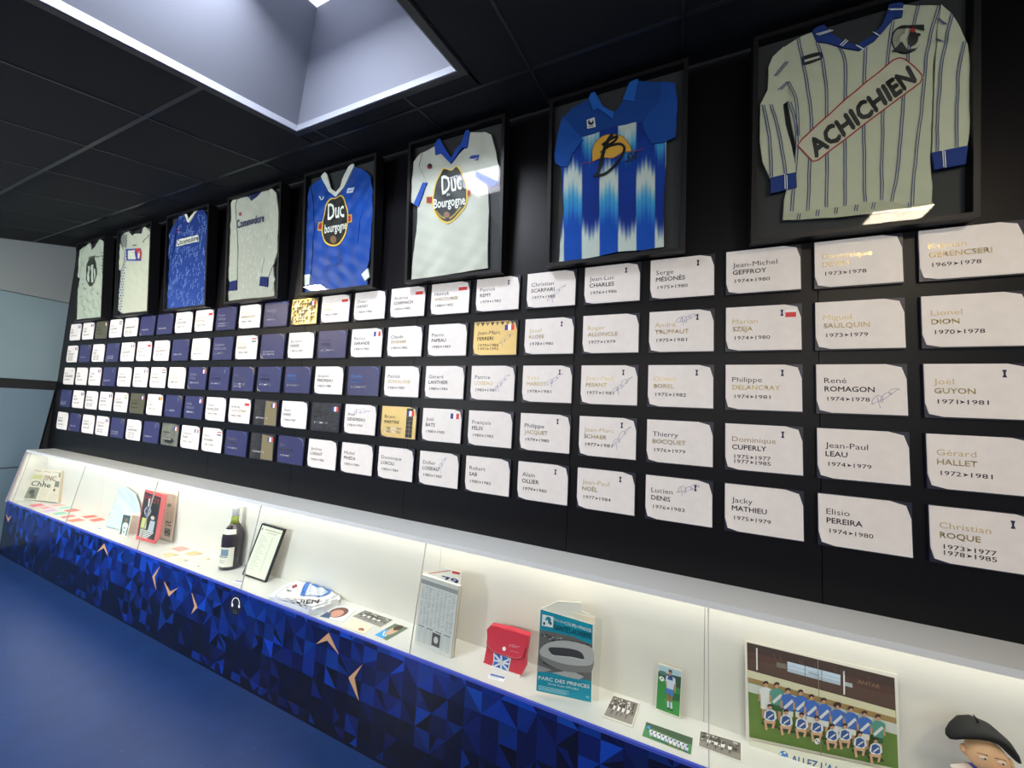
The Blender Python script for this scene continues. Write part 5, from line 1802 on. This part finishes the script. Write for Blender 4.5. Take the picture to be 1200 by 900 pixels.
s.ell(530, 165, 22, 26, (0, 120, 150), 14)
s.ell(520, 178, 10, 16, (226, 232, 234), 10)
s.ell(500, 190, 9, 12, (20, 70, 90), 8)
s.ell(548, 190, 9, 12, (20, 70, 90), 8)
s.text('Finale de la', (576, 168), None, (0, -22), (236, 242, 244), bold=0.02, width=(78, 24))
s.text('COUPE', (656, 196), None, (0, -24), (236, 242, 244), bold=0.05, width=(82, 25))
s.text('DE', (742, 218), None, (0, -14), (236, 242, 244), bold=0.03, width=(18, 5))
s.text('FRANCE', (764, 228), None, (0, -24), (236, 242, 244), bold=0.05, width=(88, 26))
s.text('NANTES-AUXERRE', (572, 236), None, (1, -44), (14, 60, 78), bold=0.02, width=(282, 72))
s.text('PARC DES PRINCES', (456, 605), None, (2, -26), (240, 244, 244), bold=0.05, width=(384, 70))
s.text('Samedi 16 Juin 1979 à 20 h.', (530, 645), None, (1, -15), (240, 244, 244), bold=0.03, width=(230, 46))
for k in range(4):
    s.line([(456, 652 + k * 9), (686 - 22 * (k % 2), 700 + k * 9 - 4 * (k % 2))], 3.2, (176, 220, 228))
s.text('AJ', (810, 742), None, (2, -14), (200, 230, 236), width=(24, 5))
s.build('cover_print', M_PRINT, o)

# photos to the right
card('photo_print', [(718.5, 814), (749.5, 823.5), (741, 851.5), (706, 839)], 'tilted black and white match photo with white border, right of the programme', 'photo', lambda s: d_match(s, 8, (126, 118, 112)), t=0.004, group='photos lying on the shelf')


def d_team(s):
    s.rect(0, 0, 1, 1, (76, 140, 86))
    s.poly([(0.0, 0.0), (1, 0.0), (1, 0.45), (0.0, 0.25)], (70, 92, 70))
    rr = random.Random(2)
    for r3 in range(2):
        for k in range(10):
            x = 0.14 + k * 0.082 + r3 * 0.03
            y = 0.34 + r3 * 0.22 + k * 0.016
            s.ell(x, y, 0.018, 0.055, (110, 76, 60), 8)
            s.poly([(x - 0.034, y + 0.06), (x + 0.034, y + 0.06), (x + 0.03, y + 0.26), (x - 0.03, y + 0.26)], rr.choice([(226, 228, 236), (196, 206, 232)]))
            s.line([(x, y + 0.24), (x, y + 0.36)], 0.022, rr.choice([(60, 70, 120), (196, 140, 90)]))
    s.ell(0.09, 0.40, 0.04, 0.12, (70, 150, 216), 10)


card('photo_print', [(757.5, 846), (811.8, 865), (809.8, 884.3), (752.5, 862.3)], 'colour team photo with green grass border lying near the front', 'photo', d_team, group='photos lying on the shelf')
card('photo_print', [(819.5, 855.5), (869.5, 870), (869.8, 893.8), (817.5, 874.5)], 'black and white photo of two running players left of the poster', 'photo', lambda s: d_match(s, 15, (118, 112, 106)), group='photos lying on the shelf')
# standing player card
a, b2, du, up, nn = lean_frame((767.5, 831.5), (796.5, 842.5), 0.02)
q = quad_on([(771, 776.6), (799.6, 785.5), (796.8, 842.3), (767.8, 831.4)], a, nn)
o = thing('player_card', (a + b2) / 2, 'standing colour card of a footballer in blue shorts on green grass', 'photo')
slab('card_stock', q, nn, 0.002, M_PAPER, o)
qq = inset(q, 0.93)
s = Sheet(bil(qq, nn), 0.00008)
s.rect(0, 0, 1, 1, (52, 132, 62))
s.poly([(0, 0), (1, 0), (1, 0.40), (0, 0.24)], (50, 78, 56))
s.poly([(0, 0), (1, 0), (1, 0.12), (0, 0.16)], (170, 196, 206))
s.ell(0.2, 0.16, 0.2, 0.05, (80, 116, 104), 10)
s.poly([(0.3, 0.72), (0.9, 0.62), (1, 0.8), (1, 1), (0.5, 1)], (60, 148, 66))
s.poly([(0.62, 0.56), (1, 0.50), (1, 0.66), (0.66, 0.7)], (34, 100, 56))
s.ell(0.53, 0.075, 0.08, 0.045, (40, 32, 30), 10)
s.ell(0.52, 0.115, 0.065, 0.05, (176, 130, 104), 12)
s.poly([(0.36, 0.2), (0.48, 0.16), (0.62, 0.16), (0.76, 0.2), (0.78, 0.34), (0.72, 0.34), (0.70, 0.46), (0.40, 0.46), (0.40, 0.32), (0.33, 0.34)], (196, 206, 222))
s.poly([(0.46, 0.16), (0.64, 0.16), (0.66, 0.26), (0.42, 0.26)], (44, 70, 130))
s.line([(0.36, 0.32), (0.40, 0.44)], 0.05, (176, 130, 104))
s.line([(0.76, 0.32), (0.76, 0.50)], 0.06, (176, 130, 104))
s.poly([(0.38, 0.46), (0.70, 0.46), (0.72, 0.60), (0.56, 0.60), (0.54, 0.54), (0.50, 0.60), (0.38, 0.58)], (70, 116, 178))
s.line([(0.46, 0.6), (0.50, 0.74)], 0.09, (150, 104, 82))
s.line([(0.64, 0.6), (0.62, 0.74)], 0.09, (150, 104, 82))
s.line([(0.50, 0.74), (0.52, 0.88)], 0.08, (196, 212, 230))
s.line([(0.63, 0.74), (0.66, 0.88)], 0.08, (196, 212, 230))
s.line([(0.48, 0.9), (0.58, 0.9)], 0.03, (24, 24, 26))
s.line([(0.62, 0.91), (0.72, 0.91)], 0.03, (24, 24, 26))
s.ell(0.17, 0.29, 0.115, 0.055, (230, 230, 228), 14)
s.ell(0.17, 0.28, 0.035, 0.02, (30, 30, 32), 6)
s.ell(0.09, 0.32, 0.025, 0.014, (30, 30, 32), 6)
s.build('print', M_PRINT, o)

# team poster
a, b2, du, up, nn = lean_frame((874, 868), (1053.5, 920), 0.0, ymin=0.006)
q = quad_on([(872.8, 750), (1052, 790.5), (1055.5, 922), (874.3, 868.5)], a, nn)
o = thing('team_poster', (a + b2) / 2, 'large creased colour poster of a football team in blue and white', 'poster')
slab('sheet', q, nn, 0.0015, M_PAPER, o)


def T(x, y):
    return (x, y)


s = Sheet(lambda u, v, h: on(860 + u / 5.624, 740 + v / 5.624, a, nn) + nn * (0.0003 + h), 0.00006)
s.quad([(86, 70), (1058, 306), (1084, 905), (102, 694)], (98, 128, 58))
s.quad([(86, 70), (1058, 306), (1063, 520), (90, 250)], (84, 60, 52))
for k in range(9):
    s.line([(92, 178 + k * 9), (1062, 430 + k * 11)], 2.2, (116, 96, 84), h=0.0006)
s.quad([(86, 70), (1058, 306), (1059, 372), (88, 130)], (70, 52, 46))
s.quad([(90, 250), (1064, 522), (1070, 620), (93, 325)], (214, 208, 176))
s.quad([(92, 300), (1070, 570), (1072, 612), (93, 332)], (160, 132, 84))
s.quad([(93, 335), (1072, 610), (1074, 680), (95, 395)], (206, 208, 200))
s.quad([(95, 395), (1074, 682), (1084, 905), (102, 694)], (100, 128, 56))
s.quad([(352, 196), (702, 286), (702, 354), (352, 262)], (190, 206, 224))
for x in (468, 578):
    s.line([(x, 224 + (x - 468) * 0.26), (x, 296 + (x - 468) * 0.26)], 4, (84, 78, 84))
s.line([(352, 222), (702, 312)], 2, (130, 140, 160))
s.line([(490, 268), (560, 290)], 6, (110, 120, 140))
s.quad([(280, 200), (345, 216), (345, 248), (280, 232)], (120, 116, 100))
s.quad([(730, 330), (780, 342), (780, 370), (730, 356)], (170, 176, 180))
s.line([(150, 108), (152, 252)], 9, (226, 226, 226))
s.line([(724, 260), (726, 415)], 10, (226, 226, 226))
s.text('ANTAR', (812, 338), None, (0, -26), (150, 118, 100), bold=0.06, width=(150, 38))
rr = random.Random(3)
for k in range(9):
    x = rr.uniform(250, 1000)
    y = 100 + (x - 86) * 0.243
    s.line([(x, y), (x + 12, y + 34)], 2, (120, 112, 108))
stand = [(210, 345), (282, 352), (355, 388), (437, 398), (508, 428), (588, 450), (677, 485), (765, 503), (852, 532), (940, 555)]
for k, (x, y) in enumerate(stand):
    bc_ = (66, 108, 186) if k not in (0, 1, 9) else ((222, 222, 220) if k == 0 else (86, 148, 132))
    s.line([(x - 16, y + 150), (x - 18, y + 225)], 20, (196, 150, 116))
    s.line([(x + 16, y + 150), (x + 18, y + 230)], 20, (196, 150, 116))
    s.poly([(x - 34, y + 118), (x + 34, y + 132), (x + 32, y + 172), (x + 2, y + 168), (x - 34, y + 158)], (224, 222, 212) if k not in (1, 9) else (50, 96, 60))
    s.line([(x - 42, y + 40), (x - 44, y + 110)], 14, (192, 146, 114))
    s.line([(x + 42, y + 48), (x + 42, y + 118)], 14, (192, 146, 114))
    s.poly([(x - 46, y + 34), (x - 12, y + 18), (x + 14, y + 20), (x + 48, y + 42), (x + 44, y + 74), (x + 36, y + 70), (x + 34, y + 136), (x - 34, y + 122), (x - 36, y + 62), (x - 46, y + 66)], bc_)
    if k:
        s.line([(x - 26, y + 112), (x + 30, y + 62)], 20, (216, 218, 218))
    s.ell(x, y, 15, 19, (196, 150, 120), 12)
    s.ell(x - 1, y - 9, 18 + (8 if k == 6 else 0), 14 + (8 if k == 6 else 0), (64, 42, 34), 12)
    s.ell(x, y + 4, 11, 12, (200, 154, 124), 10)
crouch = [(233, 485), (337, 518), (438, 538), (537, 558), (637, 610), (720, 605), (817, 655), (918, 695)]
for k, (x, y) in enumerate(crouch):
    s.ell(x, y + 118, 58, 16, (52, 66, 36), 12, rot=0.25)
    s.line([(x - 34, y + 84), (x - 22, y + 150)], 15, (206, 158, 120))
    s.line([(x + 30, y + 90), (x + 18, y + 140)], 15, (206, 158, 120))
    s.line([(x - 28, y + 92), (x + 26, y + 100)], 24, (206, 162, 128))
    s.poly([(x - 42, y + 66), (x - 34, y + 28), (x - 10, y + 14), (x + 14, y + 16), (x + 38, y + 36), (x + 44, y + 74), (x + 26, y + 92), (x - 24, y + 88)], (216, 220, 224))
    s.poly([(x - 30, y + 72), (x - 24, y + 30), (x, y + 22), (x + 26, y + 38), (x + 30, y + 78), (x + 10, y + 88)], (52, 82, 140))
    s.line([(x - 14, y + 72), (x + 20, y + 48)], 9, (216, 218, 220))
    s.ell(x, y, 14, 18, (192, 146, 116), 12)
    s.ell(x, y - 9, 17, 12, (58, 38, 32), 12)
    s.ell(x, y + 4, 11, 11, (198, 150, 120), 10)
s.ell(537, 700, 18, 20, (226, 226, 224), 12)
s.ell(532, 694, 6, 6, (40, 40, 44), 6)
s.ell(544, 706, 6, 6, (40, 40, 44), 6)
s.quad([(102, 694), (1084, 905), (1086, 1005), (80, 765)], (224, 222, 204))
s.ell(316, 795, 32, 34, (70, 130, 196), 16)
for dx_, dy_ in ((-18, -12), (10, -20), (18, 12), (-8, 18)):
    s.ell(316 + dx_, 795 + dy_, 9, 8, (226, 226, 216), 7)
s.text("ALLEZ L'A.J. AUXERRE", (366, 836), None, (4, -50), (40, 108, 190), bold=0.03, width=(590, 145))
s.build('poster_print', M_PRINT, o)
MB().prism(*[[on(860 + u / 5.624, 740 + v / 5.624, a, nn) + nn * h for u, v in ((548, 180), (551, 181), (574, 860), (570, 859))] for h in (0.0036, 0.003)]).build('crease', mat('crease', (150, 140, 120), 0.7), o)

# beret doll at the right end
dp = onY(1152, 872, -0.125)
hc = Vector((5.642, -0.125, 0.606))
SK = mat('doll_skin', (226, 176, 134), 0.6)
DB = mat('doll_black', (16, 15, 16), 0.7, spec=0.3)
o = thing('beret_doll', (hc.x, -0.12, SHZ), 'soft doll of a man with a large black beret at the right end', 'doll')
rot = Matrix.Rotation(math.radians(-14), 3, 'Z') @ Matrix.Rotation(math.radians(-8), 3, 'Y')
head = MB().ball(hc, (0.034, 0.031, 0.037), rot, 24, 16).build('head', SK, o, smooth=True)
hb = MB()
hb.ball(hc + rot @ Vector((0.012, -0.036, -0.010)), (0.009, 0.013, 0.009), rot, 12, 8)
hb.build('nose', SK, head, smooth=True)
MB().ball(hc + rot @ Vector((-0.034, 0.0, 0.0)), (0.006, 0.009, 0.011), rot, 10, 8).build('ear', SK, head, smooth=True)
MB().ball(hc + rot @ Vector((0.035, 0.002, -0.004)), (0.006, 0.009, 0.011), rot, 10, 8).build('ear', SK, head, smooth=True)
for sx in (-0.013, 0.013):
    MB().ball(hc + rot @ Vector((sx + 0.003, -0.0285, 0.009)), (0.0068, 0.0026, 0.0040), rot, 12, 8).build('eye', mat('doll_white', (232, 208, 190), 0.4), head, smooth=True)
    MB().ball(hc + rot @ Vector((sx + 0.005, -0.0312, 0.009)), (0.0017, 0.0015, 0.0019), rot, 8, 6).build('pupil', DB, head, smooth=True)
    MB().tube([hc + rot @ Vector((sx - 0.006, -0.0300, 0.0160)), hc + rot @ Vector((sx + 0.003, -0.0310, 0.0180)), hc + rot @ Vector((sx + 0.011, -0.0285, 0.0160))], 0.0008, 6).build('eyebrow', mat('doll_brown', (120, 84, 60), 0.6), head)
MB().tube([hc + rot @ Vector((x, -0.0315 + 14 * x * x, -0.0200 + 7 * (x - 0.004) ** 2)) for x in (-0.016, -0.009, -0.002, 0.006, 0.014)], 0.0009, 6).build('mouth', mat('doll_brown', (120, 84, 60), 0.6), head)
arc_ = [(5.583, 0.614, 0.004, 0.008), (5.588, 0.621, 0.008, 0.018), (5.600, 0.634, 0.012, 0.028), (5.618, 0.648, 0.016, 0.039), (5.638, 0.654, 0.017, 0.043), (5.658, 0.650, 0.017, 0.041), (5.675, 0.637, 0.015, 0.034), (5.688, 0.620, 0.011, 0.024), (5.696, 0.607, 0.006, 0.014), (5.698, 0.602, 0.002, 0.005)]
vs, n = [], 20
for k, (x, z, rt, ry) in enumerate(arc_):
    p0, p1 = arc_[max(k - 1, 0)], arc_[min(k + 1, len(arc_) - 1)]
    d = Vector((p1[0] - p0[0], 0, p1[1] - p0[1])).normalized()
    nr = Vector((-d.z, 0, d.x))
    for q_ in range(n):
        t = 2 * math.pi * q_ / n
        vs.append(Vector((x, hc.y + 0.010, z + 0.004)) + nr * rt * 0.78 * math.sin(t) + Vector((0, 0.88 * ry * math.cos(t), 0)))
m_ = len(arc_) - 1
bm_ = MB()
bm_.add(vs, [(j * n + k, j * n + (k + 1) % n, (j + 1) * n + (k + 1) % n, (j + 1) * n + k) for j in range(m_) for k in range(n)] + [tuple(range(n - 1, -1, -1)), tuple(m_ * n + k for k in range(n))])
bo = bm_.build('beret', DB, o, smooth=True, label='black floppy beret')
sp_ = Vector((5.636, hc.y + 0.008, 0.668))
MB().tube([sp_, sp_ + Vector((-0.003, 0, 0.008)), sp_ + Vector((-0.008, 0, 0.016))], [0.0024, 0.0019, 0.0014], 8).build('beret_stalk', DB, bo, smooth=True)
# soft body standing on the shelf: one continuous figure
bz = SHZ
cx, cy = hc.x - 0.004, -0.12
bd = MB()
neck = hc.z - 0.030
bd.lathe([(0.012, -0.0), (0.016, -0.006), (0.030, -0.016), (0.036, -0.034), (0.035, -0.060), (0.038, -0.085), (0.034, -0.105)][::-1], (cx, cy, neck), 20)
bd.build('shirt', mat('doll_shirt_blue', (44, 58, 140), 0.7), o, smooth=True)
MB().tube([(cx - 0.020, cy - 0.004, neck - 0.014), (cx - 0.046, cy - 0.012, neck - 0.022), (cx - 0.058, cy - 0.020, neck - 0.050), (cx - 0.046, cy - 0.034, neck - 0.076)], [0.014, 0.016, 0.014, 0.010], 12).build('arm', mat('doll_sleeve_pale', (214, 196, 190), 0.7), o, smooth=True)
MB().tube([(cx + 0.022, cy - 0.004, neck - 0.014), (cx + 0.044, cy - 0.012, neck - 0.026), (cx + 0.054, cy - 0.020, neck - 0.052), (cx + 0.044, cy - 0.034, neck - 0.076)], [0.014, 0.015, 0.013, 0.010], 12).build('arm', mat('doll_shirt_blue', (44, 58, 140), 0.7), o, smooth=True)
MB().tube([(cx - 0.024, cy, neck - 0.010), (cx - 0.010, cy - 0.024, neck - 0.012), (cx + 0.012, cy - 0.026, neck - 0.018), (cx + 0.026, cy - 0.006, neck - 0.014)], 0.006, 8).build('scarf', mat('doll_scarf', (60, 74, 160), 0.7), o, smooth=True)
for sx in (-0.017, 0.017):
    lg = MB()
    lg.tube([(cx + sx, cy, neck - 0.100), (cx + sx, cy - 0.001, (neck - 0.1 + bz) / 2), (cx + sx, cy, bz + 0.012)], [0.017, 0.014, 0.012], 12)
    lg.build('leg', mat('doll_trousers', (40, 44, 70), 0.7), o, smooth=True)
    MB().ball((cx + sx, cy - 0.010, bz + 0.0105), (0.014, 0.024, 0.010), None, 14, 8).build('shoe', DB, o, smooth=True)
